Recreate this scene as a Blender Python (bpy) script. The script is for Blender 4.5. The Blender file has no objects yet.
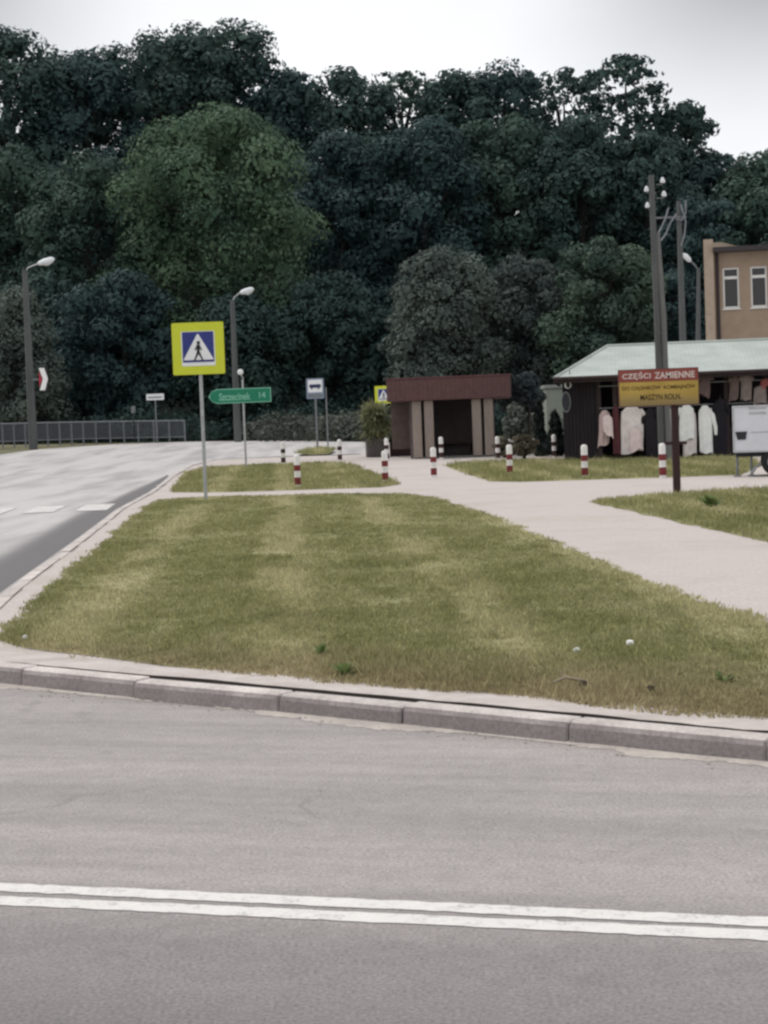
import bpy, bmesh, math, random
import numpy as np
from mathutils import Vector, Matrix, Euler
R = math.radians
sc = bpy.context.scene
COL = sc.collection
rng = np.random.default_rng(11)
random.seed(11)

# ------------------------------------------------------------------ camera
F = 1900.0
CAMH = 1.4
PITCH = math.atan(91 / F)
ROLL = R(-2.15)
CR = Matrix.Rotation(R(90) - PITCH, 3, 'X') @ Matrix.Rotation(ROLL, 3, 'Z')
cam_d = bpy.data.cameras.new('camera')
cam = bpy.data.objects.new('camera', cam_d)
COL.objects.link(cam)
cam.location = (0, 0, CAMH)
cam.rotation_euler = CR.to_euler()
cam_d.sensor_fit = 'VERTICAL'
cam_d.sensor_height = 36
cam_d.lens = F / 1024 * 36
cam_d.clip_end = 2000
sc.camera = cam


def sstep(a, b, x):
    t = np.clip((x - a) / (b - a), 0, 1)
    return t * t * (3 - 2 * t)


def H(x, y):
    """height of the terrain above the lawn level"""
    k = np.clip(0.66 - 0.023 * (x + 5), 0.45, 1.5)
    h = sstep(46, 102, y) * k
    h = h + 21 * sstep(126, 192, y)
    return h


def ray(px, py):
    return CR @ Vector(((px - 384) / F, (512 - py) / F, -1))


def G(px, py, dz=0.0):
    """where the line of sight through a picture point meets the terrain"""
    d = ray(px, py)
    t0, t = 1.0, 1.0
    prev = 1.0
    while t < 400:
        p = d * t
        if CAMH + p.z - float(H(p.x, p.y)) - dz < 0:
            break
        prev = t
        t *= 1.01
    a, b = prev, t
    for _ in range(30):
        m = (a + b) / 2
        p = d * m
        if CAMH + p.z - float(H(p.x, p.y)) - dz < 0:
            b = m
        else:
            a = m
    p = d * b
    return Vector((p.x, p.y, float(H(p.x, p.y)) + dz))


def AT(px, py, Y):
    d = ray(px, py)
    p = d * (Y / d.y)
    return Vector((p.x, p.y, p.z + CAMH))


def PX(n, Y):
    return n * Y / F


# ------------------------------------------------------------------ materials
MATS = {}


def nodes_of(name):
    m = bpy.data.materials.new(name)
    m.use_nodes = True
    nt = m.node_tree
    b = nt.nodes['Principled BSDF']
    return m, nt, b


def N(nt, typ, **kw):
    n = nt.nodes.new(typ)
    for k, v in kw.items():
        if k.startswith('i_'):
            n.inputs[k[2:].replace('_', ' ')].default_value = v
        else:
            setattr(n, k, v)
    return n


def L(nt, a, b):
    nt.links.new(a, b)


def noise(nt, vec, scale, detail=4, rough=0.6, dist=0.0):
    n = N(nt, 'ShaderNodeTexNoise')
    n.inputs['Scale'].default_value = scale
    n.inputs['Detail'].default_value = detail
    n.inputs['Roughness'].default_value = rough
    n.inputs['Distortion'].default_value = dist
    L(nt, vec, n.inputs['Vector'])
    return n.outputs['Fac']


def ramp(nt, fac, stops):
    r = N(nt, 'ShaderNodeValToRGB')
    el = r.color_ramp.elements
    while len(el) < len(stops):
        el.new(0.5)
    for e, (p, c) in zip(el, stops):
        e.position = p
        e.color = (c[0], c[1], c[2], 1) if not isinstance(c, (int, float)) else (c, c, c, 1)
    L(nt, fac, r.inputs['Fac'])
    return r.outputs['Color']


def mixc(nt, fac, a, b, mode='MIX'):
    m = N(nt, 'ShaderNodeMix', data_type='RGBA', blend_type=mode)
    for s, v in ((0, fac), (6, a), (7, b)):
        if isinstance(v, (int, float)):
            m.inputs[s].default_value = v
        elif isinstance(v, (tuple, list)):
            m.inputs[s].default_value = (v[0], v[1], v[2], 1)
        else:
            L(nt, v, m.inputs[s])
    return m.outputs[2]


def math_(nt, op, a, b=None, c=None, clamp=False):
    m = N(nt, 'ShaderNodeMath', operation=op, use_clamp=clamp)
    for i, v in enumerate((a, b, c)):
        if v is None:
            continue
        if isinstance(v, (int, float)):
            m.inputs[i].default_value = v
        else:
            L(nt, v, m.inputs[i])
    return m.outputs[0]


def maprange(nt, v, a, b, c=0.0, d=1.0):
    m = N(nt, 'ShaderNodeMapRange', interpolation_type='SMOOTHSTEP')
    L(nt, v, m.inputs[0])
    for i, x in enumerate((a, b, c, d)):
        m.inputs[i + 1].default_value = x
    return m.outputs[0]


def bump(nt, b, h, strength, dist=0.02):
    n = N(nt, 'ShaderNodeBump')
    n.inputs['Strength'].default_value = strength
    n.inputs['Distance'].default_value = dist
    L(nt, h, n.inputs['Height'])
    L(nt, n.outputs['Normal'], b.inputs['Normal'])


def pm(name, c1, c2=None, scale=6, rough=0.75, bmp=0.15, metal=0.0, spec=0.3, streak=False, tr=0.0):
    """plain weathered surface: two tones broken up by two sizes of noise"""
    if name in MATS:
        return MATS[name]
    m, nt, b = nodes_of(name)
    c2 = c2 or tuple(x * 0.72 for x in c1)
    tc = N(nt, 'ShaderNodeTexCoord')
    v = tc.outputs['Object']
    if streak:
        mp = N(nt, 'ShaderNodeMapping')
        mp.inputs['Scale'].default_value = (1, 1, 0.15)
        L(nt, v, mp.inputs['Vector'])
        v = mp.outputs['Vector']
    n1 = noise(nt, v, scale)
    n2 = noise(nt, v, scale * 6, 3)
    f = math_(nt, 'ADD', math_(nt, 'MULTIPLY', n1, 0.65), math_(nt, 'MULTIPLY', n2, 0.35))
    c = ramp(nt, f, [(0.33, c2), (0.62, c1)])
    L(nt, c, b.inputs['Base Color'])
    b.inputs['Roughness'].default_value = rough
    b.inputs['Metallic'].default_value = metal
    b.inputs['Specular IOR Level'].default_value = spec
    if bmp:
        bump(nt, b, n2, bmp)
    MATS[name] = m
    return m


def leafmat(name, dark, light, scale=0.3, tr=0.25, rnd=0.22):
    if name in MATS:
        return MATS[name]
    m, nt, b = nodes_of(name)
    tc = N(nt, 'ShaderNodeTexCoord')
    g = N(nt, 'ShaderNodeNewGeometry')
    n1 = noise(nt, tc.outputs['Object'], scale, 4, 0.6)
    f = math_(nt, 'ADD', math_(nt, 'MULTIPLY', n1, 1.0), math_(nt, 'MULTIPLY', g.outputs['Random Per Island'], rnd * 0.4))
    c = ramp(nt, f, [(0.42, dark), (0.85, light)])
    L(nt, c, b.inputs['Base Color'])
    b.inputs['Roughness'].default_value = 0.7
    b.inputs['Specular IOR Level'].default_value = 0.15
    t = N(nt, 'ShaderNodeBsdfTranslucent')
    L(nt, c, t.inputs['Color'])
    ms = N(nt, 'ShaderNodeMixShader')
    ms.inputs[0].default_value = tr
    L(nt, b.outputs[0], ms.inputs[1])
    L(nt, t.outputs[0], ms.inputs[2])
    L(nt, ms.outputs[0], nt.nodes['Material Output'].inputs['Surface'])
    MATS[name] = m
    return m


# ------------------------------------------------------------------ mesh builder
class MB:
    def __init__(self):
        self.v, self.f, self.sm = [], [], []

    def add(self, vs, fs, smooth=False):
        o = len(self.v)
        self.v += [tuple(x) for x in vs]
        for f in fs:
            self.f.append(tuple(i + o for i in f))
            self.sm.append(smooth)

    def box(self, c, s, rz=0, ch=0.0, rot=None):
        """box, centre c, full size s, its edges cut by chamfer ch"""
        hx, hy, hz = s[0] / 2, s[1] / 2, s[2] / 2
        M = rot.to_matrix() if rot is not None else Matrix.Rotation(rz, 3, 'Z')
        c = Vector(c)
        if ch <= 0:
            vs = [(x, y, z) for z in (-hz, hz) for x, y in ((-hx, -hy), (hx, -hy), (hx, hy), (-hx, hy))]
            fs = [(3, 2, 1, 0), (4, 5, 6, 7), (0, 1, 5, 4), (1, 2, 6, 5), (2, 3, 7, 6), (3, 0, 4, 7)]
            self.add([c + M @ Vector(v) for v in vs], fs)
            return
        bm = bmesh.new()
        bmesh.ops.create_cube(bm, size=1)
        for v in bm.verts:
            v.co = Vector((v.co.x * s[0], v.co.y * s[1], v.co.z * s[2]))
        bmesh.ops.bevel(bm, geom=bm.edges[:], offset=ch, segments=2, affect='EDGES', profile=0.6)
        bm.verts.index_update()
        self.add([c + M @ v.co for v in bm.verts], [[v.index for v in f.verts] for f in bm.faces])
        bm.free()

    def tube(self, pts, rad, n=10, caps=True):
        pts = [Vector(p) for p in pts]
        if isinstance(rad, (int, float)):
            rad = [rad] * len(pts)
        vs, fs = [], []
        up = Vector((0.13, 0.31, 0.94)).normalized()
        for i, p in enumerate(pts):
            a = pts[max(i - 1, 0)]
            b = pts[min(i + 1, len(pts) - 1)]
            t = (b - a).normalized()
            x = t.cross(up)
            if x.length < 1e-3:
                x = t.cross(Vector((1, 0, 0)))
            x.normalize()
            y = t.cross(x)
            for k in range(n):
                an = 2 * math.pi * k / n
                vs.append(p + (x * math.cos(an) + y * math.sin(an)) * rad[i])
        for i in range(len(pts) - 1):
            for k in range(n):
                fs.append((i * n + k, i * n + (k + 1) % n, (i + 1) * n + (k + 1) % n, (i + 1) * n + k))
        self.add(vs, fs, True)
        if caps:
            self.add(vs[:n], [tuple(range(n))])
            self.add(vs[-n:], [tuple(range(n - 1, -1, -1))])

    def plate(self, prof, y0, y1, ox=0, oz=0):
        """outline in x,z pulled from y0 to y1 (y0 is the front)"""
        n = len(prof)
        vs = [(p[0] + ox, y0, p[1] + oz) for p in prof] + [(p[0] + ox, y1, p[1] + oz) for p in prof]
        fs = [tuple(range(n)), tuple(range(2 * n - 1, n - 1, -1))]
        for i in range(n):
            j = (i + 1) % n
            fs.append((j, i, i + n, j + n))
        self.add(vs, fs)

    def build(self, name, mat, parent=None, loc=None):
        me = bpy.data.meshes.new(name)
        me.from_pydata(self.v, [], self.f)
        me.polygons.foreach_set('use_smooth', self.sm)
        bm = bmesh.new()
        bm.from_mesh(me)
        bmesh.ops.recalc_face_normals(bm, faces=bm.faces[:])
        bm.to_mesh(me)
        bm.free()
        me.materials.append(mat)
        o = bpy.data.objects.new(name, me)
        COL.objects.link(o)
        if parent is not None:
            o.parent = parent
        if loc is not None:
            o.location = loc
        return o


def raw_mesh(name, verts, quads, mat, parent=None, n=4):
    me = bpy.data.meshes.new(name)
    nv, nf = len(verts), len(quads)
    me.vertices.add(nv)
    me.vertices.foreach_set('co', np.asarray(verts, dtype=np.float32).ravel())
    me.loops.add(nf * n)
    me.loops.foreach_set('vertex_index', np.asarray(quads, dtype=np.int32).ravel())
    me.polygons.add(nf)
    me.polygons.foreach_set('loop_start', np.arange(0, nf * n, n, dtype=np.int32))
    me.update(calc_edges=True)
    me.validate()
    me.materials.append(mat)
    o = bpy.data.objects.new(name, me)
    COL.objects.link(o)
    if parent is not None:
        o.parent = parent
    return o


def thing(name, label, cat, loc=(0, 0, 0), rz=0, group=None):
    o = bpy.data.objects.new(name, None)
    o.empty_display_size = 0.3
    COL.objects.link(o)
    o.location = loc
    o.rotation_euler = (0, 0, rz)
    tag(o, label, cat, group)
    return o


def tag(o, label, cat, group=None):
    o['label'] = label
    o['category'] = cat
    if group:
        o['group'] = group
    return o


def struct(o, kind='structure'):
    o['kind'] = kind
    return o


def dup(root, loc, rz, label, group=None):
    r = root.copy()
    COL.objects.link(r)
    r.location = loc
    r.rotation_euler = (0, 0, rz)
    r['label'] = label
    if group:
        r['group'] = group
    for ch in list(root.children):
        c = ch.copy()
        COL.objects.link(c)
        c.parent = r
        for g in ch.children:
            d = g.copy()
            COL.objects.link(d)
            d.parent = c
    return r


def letters(body, w, h, mat, parent, cx, y, cz, name='lettering', space=1.0):
    """lettering w wide and h tall, standing in the x,z plane, centred at cx,cz"""
    cu = bpy.data.curves.new(name, 'FONT')
    cu.body = body
    cu.align_x = 'CENTER'
    cu.offset = 0.022
    cu.space_character = space
    t = bpy.data.objects.new('tmp', cu)
    COL.objects.link(t)
    dg = bpy.context.evaluated_depsgraph_get()
    me = bpy.data.meshes.new_from_object(t.evaluated_get(dg))
    bpy.data.objects.remove(t)
    co = np.empty(len(me.vertices) * 3, dtype=np.float32)
    me.vertices.foreach_get('co', co)
    co = co.reshape(-1, 3)
    lo, hi = co.min(0), co.max(0)
    out = np.zeros_like(co)
    out[:, 0] = (co[:, 0] - (lo[0] + hi[0]) / 2) * w / (hi[0] - lo[0]) + cx
    out[:, 2] = (co[:, 1] - (lo[1] + hi[1]) / 2) * h / (hi[1] - lo[1]) + cz
    out[:, 1] = y
    me.vertices.foreach_set('co', out.ravel())
    me.materials.clear()
    me.materials.append(mat)
    me.name = name
    o = bpy.data.objects.new(name, me)
    COL.objects.link(o)
    o.parent = parent
    return o


# ------------------------------------------------------------------ light
SUN_EL, SUN_AZ = R(52), R(-60)
w = bpy.data.worlds.new('World')
sc.world = w
w.use_nodes = True
nt = w.node_tree
bg = nt.nodes['Background']
sky = N(nt, 'ShaderNodeTexSky', sky_type='NISHITA', sun_disc=False)
sky.sun_elevation = SUN_EL
sky.sun_rotation = SUN_AZ
sky.dust_density = 3
tc = N(nt, 'ShaderNodeTexCoord')
mp = N(nt, 'ShaderNodeMapping')
mp.inputs['Scale'].default_value = (1, 1, 1.8)
mp.inputs['Location'].default_value = (0.35, 0.0, 0.1)
L(nt, tc.outputs['Generated'], mp.inputs['Vector'])
cl = noise(nt, mp.outputs['Vector'], 2.6, 5, 0.5)
sep = N(nt, 'ShaderNodeSeparateXYZ')
L(nt, tc.outputs['Generated'], sep.inputs[0])
# lens vignette put into the sky colour: greyer upper corners beside the bright middle
side = math_(nt, 'ABSOLUTE', math_(nt, 'SUBTRACT', sep.outputs['X'], -0.015))
grey = math_(nt, 'MULTIPLY', maprange(nt, side, 0.07, 0.22), maprange(nt, sep.outputs['Z'], 0.12, 0.24))
grey = math_(nt, 'MULTIPLY', grey, maprange(nt, sep.outputs['Z'], 0.5, 0.3))
grey = math_(nt, 'MULTIPLY', grey, maprange(nt, sep.outputs['Y'], 0.0, 0.6))
cloud = ramp(nt, cl, [(0.30, (9.2, 9.4, 9.7)), (0.62, (11.2, 11.3, 11.3))])
cloud = mixc(nt, math_(nt, 'MULTIPLY', grey, 0.92), cloud, (3.4, 3.45, 3.55))
skyc = mixc(nt, 0.93, sky.outputs['Color'], cloud)
L(nt, skyc, bg.inputs['Color'])
bg.inputs['Strength'].default_value = 0.102
sd = bpy.data.lights.new('sun', 'SUN')
sd.energy = 1.8
sd.angle = R(12)
sd.color = (1, 0.95, 0.88)
so = bpy.data.objects.new('sun', sd)
COL.objects.link(so)
# Sky Texture: rotation is measured from +Y towards +X
sv = Vector((math.sin(SUN_AZ) * math.cos(SUN_EL), math.cos(SUN_AZ) * math.cos(SUN_EL), math.sin(SUN_EL)))
so.rotation_euler = sv.to_track_quat('Z', 'Y').to_euler()
sc.view_settings.view_transform = 'Standard'
sc.view_settings.look = 'None'
sc.view_settings.exposure = 0
sc.cycles.filter_width = 2.6

# ------------------------------------------------------------------ ground materials
KERB = [(-75, 660), (0, 667.5), (52, 673.5), (104, 678.5), (156, 682.5), (200, 686), (300, 695.5), (400, 705), (535, 718), (686, 733), (768, 740)]
kerb_w = [G(x, y) for x, y in KERB]
# the kerb straightens towards the right, along the carriageway
ld = (G(768, 922, -0.12) - G(0, 888, -0.12)).normalized()
kerb_w += [kerb_w[-1] + (kerb_w[-1] - kerb_w[-2]).normalized() * 0.6 + ld * 0.4, ]
kerb_w += [kerb_w[-1] + ld * 6, kerb_w[-1] + ld * 30]


def road_mat():
    m, nt, b = nodes_of('asphalt')
    g = N(nt, 'ShaderNodeNewGeometry')
    p = g.outputs['Position']
    # turn so that x runs along the carriageway
    mp = N(nt, 'ShaderNodeMapping', vector_type='POINT')
    mp.inputs['Rotation'].default_value = (0, 0, -math.atan2(ld.y, ld.x))
    L(nt, p, mp.inputs['Vector'])
    ms = N(nt, 'ShaderNodeMapping')
    ms.inputs['Scale'].default_value = (0.22, 2.2, 1)
    L(nt, mp.outputs['Vector'], ms.inputs['Vector'])
    big = noise(nt, p, 0.5, 4)
    streak = noise(nt, ms.outputs['Vector'], 1.6, 5, 0.6)
    fine = noise(nt, p, 75, 3, 0.7)
    mid = noise(nt, p, 9, 4, 0.7)
    c = ramp(nt, streak, [(0.36, (0.276, 0.254, 0.250)), (0.62, (0.348, 0.319, 0.312))])
    c = mixc(nt, math_(nt, 'MULTIPLY', maprange(nt, big, 0.4, 0.62), 0.35), c, (0.256, 0.236, 0.234))
    # the lane on the near side of the double line is darker, lens vignette painted into its colour; tyre lanes too
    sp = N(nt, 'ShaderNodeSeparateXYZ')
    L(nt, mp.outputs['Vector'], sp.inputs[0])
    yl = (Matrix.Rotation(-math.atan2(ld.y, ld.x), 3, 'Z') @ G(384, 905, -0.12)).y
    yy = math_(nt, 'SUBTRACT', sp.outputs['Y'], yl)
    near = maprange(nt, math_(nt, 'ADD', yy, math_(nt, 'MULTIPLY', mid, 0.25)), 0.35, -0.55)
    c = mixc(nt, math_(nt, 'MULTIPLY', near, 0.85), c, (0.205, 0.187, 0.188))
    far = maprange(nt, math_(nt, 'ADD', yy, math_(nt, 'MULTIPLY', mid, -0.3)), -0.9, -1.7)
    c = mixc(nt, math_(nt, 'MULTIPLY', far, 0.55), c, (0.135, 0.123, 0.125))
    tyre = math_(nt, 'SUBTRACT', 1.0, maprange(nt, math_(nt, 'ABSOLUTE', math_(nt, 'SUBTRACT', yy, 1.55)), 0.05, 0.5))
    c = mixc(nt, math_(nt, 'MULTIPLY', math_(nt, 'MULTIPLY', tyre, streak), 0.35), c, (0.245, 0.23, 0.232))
    # speckle of the aggregate
    c = mixc(nt, 1.0, c, ramp(nt, fine, [(0.30, 0.66), (0.68, 1.28)]), 'MULTIPLY')
    c = mixc(nt, 1.0, c, ramp(nt, mid, [(0.30, 0.90), (0.70, 1.08)]), 'MULTIPLY')
    blot = noise(nt, p, 2.3, 3, 0.55)
    c = mixc(nt, math_(nt, 'MULTIPLY', maprange(nt, blot, 0.66, 0.74), 0.28), c, (0.13, 0.12, 0.122))
    c = mixc(nt, math_(nt, 'MULTIPLY', maprange(nt, noise(nt, p, 24, 2, 0.5), 0.74, 0.78), 0.5), c, (0.10, 0.09, 0.09))
    # hairline cracks
    vo = N(nt, 'ShaderNodeTexVoronoi', feature='DISTANCE_TO_EDGE')
    vo.inputs['Scale'].default_value = 0.35
    wv = N(nt, 'ShaderNodeVectorMath', operation='ADD')
    nz = N(nt, 'ShaderNodeTexNoise')
    nz.inputs['Scale'].default_value = 1.5
    L(nt, p, nz.inputs['Vector'])
    L(nt, p, wv.inputs[0])
    L(nt, nz.outputs['Color'], wv.inputs[1])
    L(nt, wv.outputs[0], vo.inputs['Vector'])
    crack = math_(nt, 'MULTIPLY', maprange(nt, vo.outputs['Distance'], 0.010, 0.002), maprange(nt, big, 0.52, 0.6))
    c = mixc(nt, math_(nt, 'MULTIPLY', crack, 0.22), c, (0.09, 0.085, 0.085))
    L(nt, c, b.inputs['Base Color'])
    b.inputs['Roughness'].default_value = 0.85
    b.inputs['Specular IOR Level'].default_value = 0.25
    bump(nt, b, fine, 0.5, 0.01)
    return m


def side_road_mat(damp=False):
    m, nt, b = nodes_of('worn_glare_asphalt')
    g = N(nt, 'ShaderNodeNewGeometry')
    p = g.outputs['Position']
    ms = N(nt, 'ShaderNodeMapping')
    ms.inputs['Scale'].default_value = (0.9, 0.12, 1)
    ms.inputs['Rotation'].default_value = (0, 0, R(-12))
    L(nt, p, ms.inputs['Vector'])
    big = noise(nt, ms.outputs['Vector'], 1.0, 5, 0.6)
    fine = noise(nt, p, 50, 3, 0.7)
    c = ramp(nt, big, [(0.36, (0.30, 0.288, 0.290)), (0.56, (0.44, 0.422, 0.42))])  # sky glare off the worn asphalt is painted into this pale tone
    c = mixc(nt, 1.0, c, ramp(nt, fine, [(0.3, 0.82), (0.7, 1.15)]), 'MULTIPLY')
    sp = N(nt, 'ShaderNodeSeparateXYZ')
    L(nt, p, sp.inputs[0])
    nearer = maprange(nt, sp.outputs['Y'], 30, 20)
    c = mixc(nt, math_(nt, 'MULTIPLY', nearer, 0.7), c, (0.28, 0.268, 0.27))
    if damp:
        at = N(nt, 'ShaderNodeAttribute', attribute_name='damp')
        n3 = noise(nt, p, 1.3, 5, 0.7)
        df = math_(nt, 'ADD', at.outputs['Fac'], math_(nt, 'MULTIPLY', math_(nt, 'SUBTRACT', n3, 0.5), 0.5))
        df = math_(nt, 'MULTIPLY', maprange(nt, df, 0.15, 0.85), at.outputs['Fac'])
        dk = ramp(nt, fine, [(0.3, (0.085, 0.080, 0.085)), (0.7, (0.14, 0.132, 0.138))])
        c = mixc(nt, df, c, dk)
    L(nt, c, b.inputs['Base Color'])
    b.inputs['Roughness'].default_value = 0.7
    b.inputs['Specular IOR Level'].default_value = 0.35
    bump(nt, b, fine, 0.3, 0.01)
    return m


def path_mat():
    m, nt, b = nodes_of('pale_paving')
    g = N(nt, 'ShaderNodeNewGeometry')
    p = g.outputs['Position']
    mp = N(nt, 'ShaderNodeMapping')
    mp.inputs['Rotation'].default_value = (0, 0, R(28))
    L(nt, p, mp.inputs['Vector'])
    br = N(nt, 'ShaderNodeTexBrick')
    br.inputs['Scale'].default_value = 1.0
    br.inputs['Brick Width'].default_value = 0.2
    br.inputs['Row Height'].default_value = 0.1
    br.inputs['Mortar Size'].default_value = 0.006
    br.inputs['Color1'].default_value = (0.47, 0.422, 0.405, 1)
    br.inputs['Color2'].default_value = (0.45, 0.402, 0.386, 1)
    br.inputs['Mortar'].default_value = (0.41, 0.365, 0.345, 1)
    L(nt, mp.outputs['Vector'], br.inputs['Vector'])
    big = noise(nt, p, 0.45, 5, 0.65)
    fine = noise(nt, p, 40, 3, 0.7)
    c = mixc(nt, maprange(nt, big, 0.48, 0.68), br.outputs['Color'], (0.40, 0.36, 0.33))
    c = mixc(nt, 1.0, c, ramp(nt, fine, [(0.3, 0.84), (0.7, 1.12)]), 'MULTIPLY')
    L(nt, c, b.inputs['Base Color'])
    b.inputs['Roughness'].default_value = 0.85
    b.inputs['Specular IOR Level'].default_value = 0.25
    bump(nt, b, fine, 0.3, 0.01)
    return m


def grass_color(nt, p, blade):
    ms = N(nt, 'ShaderNodeMapping')
    ms.inputs['Scale'].default_value = (1.0, 0.33, 1)
    L(nt, p, ms.inputs['Vector'])
    ps = ms.outputs['Vector']
    big = noise(nt, ps, 0.7, 5, 0.62)
    mid = noise(nt, ps, 3.2, 5, 0.7)
    fin = noise(nt, p, 9, 4, 0.7)
    f = math_(nt, 'ADD', math_(nt, 'MULTIPLY', big, 0.4), math_(nt, 'MULTIPLY', mid, 0.4))
    f = math_(nt, 'ADD', f, math_(nt, 'MULTIPLY', fin, 0.2))
    k = 1.0 if blade else 0.8
    gr = [(0.35, (0.180 * k, 0.192 * k, 0.082 * k)), (0.47, (0.262 * k, 0.260 * k, 0.118 * k)),
          (0.58, (0.345 * k, 0.335 * k, 0.180 * k)), (0.68, (0.47 * k, 0.425 * k, 0.270 * k))]
    c = ramp(nt, f, gr)
    # mown swathes run away from the kerb
    mp = N(nt, 'ShaderNodeMapping')
    mp.inputs['Rotation'].default_value = (0, 0, R(-3))
    L(nt, p, mp.inputs['Vector'])
    sp = N(nt, 'ShaderNodeSeparateXYZ')
    L(nt, mp.outputs['Vector'], sp.inputs[0])
    wob = math_(nt, 'ADD', sp.outputs['X'], math_(nt, 'MULTIPLY', mid, 0.8))
    st = math_(nt, 'SINE', math_(nt, 'MULTIPLY', wob, 4.2))
    st = math_(nt, 'MULTIPLY', maprange(nt, st, 0.1, 0.95), maprange(nt, big, 0.36, 0.55))
    c = mixc(nt, math_(nt, 'MULTIPLY', st, 0.75), c, (0.48 * k, 0.44 * k, 0.26 * k))
    # dry brown margin at the near-left tip of the lawn and along the kerb
    sp2 = N(nt, 'ShaderNodeSeparateXYZ')
    L(nt, p, sp2.inputs[0])
    q = math_(nt, 'ADD', sp2.outputs['Y'], math_(nt, 'MULTIPLY', sp2.outputs['X'], 0.62))
    q = math_(nt, 'SUBTRACT', q, math_(nt, 'MULTIPLY', mid, 2.6))
    dry = maprange(nt, q, 10.8, 8.6)
    c = mixc(nt, math_(nt, 'MULTIPLY', dry, 0.6), c, (0.33 * k, 0.26 * k, 0.165 * k))
    return c


def grass_mat(blade):
    m, nt, b = nodes_of('grass_blades' if blade else 'turf')
    g = N(nt, 'ShaderNodeNewGeometry')
    c = grass_color(nt, g.outputs['Position'], blade)
    if blade:
        v = ramp(nt, g.outputs['Random Per Island'], [(0.0, 0.62), (0.8, 1.12), (1.0, 1.5)])
        c = mixc(nt, 1.0, c, v, 'MULTIPLY')
        tr = N(nt, 'ShaderNodeBsdfTranslucent')
        L(nt, c, tr.inputs['Color'])
        ms = N(nt, 'ShaderNodeMixShader')
        ms.inputs[0].default_value = 0.35
        L(nt, b.outputs[0], ms.inputs[1])
        L(nt, tr.outputs[0], ms.inputs[2])
        L(nt, ms.outputs[0], nt.nodes['Material Output'].inputs['Surface'])
    else:
        fine = noise(nt, g.outputs['Position'], 30, 4, 0.8)
        c = mixc(nt, 1.0, c, ramp(nt, fine, [(0.3, 0.7), (0.7, 1.2)]), 'MULTIPLY')
        bump(nt, b, fine, 0.6, 0.03)
    L(nt, c, b.inputs['Base Color'])
    b.inputs['Roughness'].default_value = 0.8
    b.inputs['Specular IOR Level'].default_value = 0.15
    return m


def ground_mat():
    m, nt, b = nodes_of('rough_verge')
    g = N(nt, 'ShaderNodeNewGeometry')
    p = g.outputs['Position']
    n1 = noise(nt, p, 0.3, 5, 0.6)
    n2 = noise(nt, p, 6, 4, 0.7)
    f = math_(nt, 'ADD', math_(nt, 'MULTIPLY', n1, 0.6), math_(nt, 'MULTIPLY', n2, 0.4))
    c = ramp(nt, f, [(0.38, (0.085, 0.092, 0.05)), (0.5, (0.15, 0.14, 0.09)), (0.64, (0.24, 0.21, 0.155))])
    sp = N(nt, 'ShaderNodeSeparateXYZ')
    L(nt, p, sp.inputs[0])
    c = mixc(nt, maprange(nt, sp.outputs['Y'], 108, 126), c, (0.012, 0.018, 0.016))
    L(nt, c, b.inputs['Base Color'])
    b.inputs['Roughness'].default_value = 0.95
    b.inputs['Specular IOR Level'].default_value = 0.1
    bump(nt, b, n2, 0.6, 0.05)
    return m


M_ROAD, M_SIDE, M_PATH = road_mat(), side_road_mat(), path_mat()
M_TURF, M_BLADE, M_GROUND = grass_mat(False), grass_mat(True), ground_mat()

# ------------------------------------------------------------------ ground sheets
def grid_sheet(name, x0, x1, y0, y1, step, dz, mat):
    xs = np.arange(x0, x1 + step, step)
    ys = np.arange(y0, y1 + step, step)
    X, Y = np.meshgrid(xs, ys)
    Z = H(X, Y) + dz
    v = np.stack([X.ravel(), Y.ravel(), Z.ravel()], 1)
    nx, ny = len(xs), len(ys)
    i = np.arange(nx * ny).reshape(ny, nx)
    q = np.stack([i[:-1, :-1].ravel(), i[:-1, 1:].ravel(), i[1:, 1:].ravel(), i[1:, :-1].ravel()], 1)
    o = raw_mesh(name, v, q, mat)
    return struct(o)


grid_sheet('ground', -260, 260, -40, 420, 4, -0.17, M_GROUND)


def sheet(name, pts, dz, mat, maxlen=3.0):
    """polygon laid over the terrain"""
    bm = bmesh.new()
    vs = [bm.verts.new((p[0], p[1], 0)) for p in pts]
    f = bm.faces.new(vs)
    bmesh.ops.triangulate(bm, faces=[f])
    for _ in range(7):
        es = [e for e in bm.edges if e.calc_length() > maxlen and max(v.co.y for v in e.verts) > 44]
        if not es:
            break
        bmesh.ops.subdivide_edges(bm, edges=es, cuts=1)
        bmesh.ops.triangulate(bm, faces=bm.faces[:])
    for v in bm.verts:
        v.co.z = float(H(v.co.x, v.co.y)) + dz
    bmesh.ops.recalc_face_normals(bm, faces=bm.faces[:])
    for f in bm.faces:
        if f.normal.z < 0:
            f.normal_flip()
    me = bpy.data.meshes.new(name)
    bm.to_mesh(me)
    bm.free()
    me.materials.append(mat)
    o = bpy.data.objects.new(name, me)
    COL.objects.link(o)
    return struct(o)


def P(lst, dz=0.0):
    return [G(x, y, dz) for x, y in lst]


RZ = -0.107
# the carriageway in front
fw = Vector((-ld.y, ld.x, 0))
c0 = G(384, 905, RZ)
sheet('road', [c0 - ld * 60 - fw * 12, c0 + ld * 60 - fw * 12, c0 + ld * 60 + fw * 10, c0 - ld * 60 + fw * 10], RZ, M_ROAD)
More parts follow.
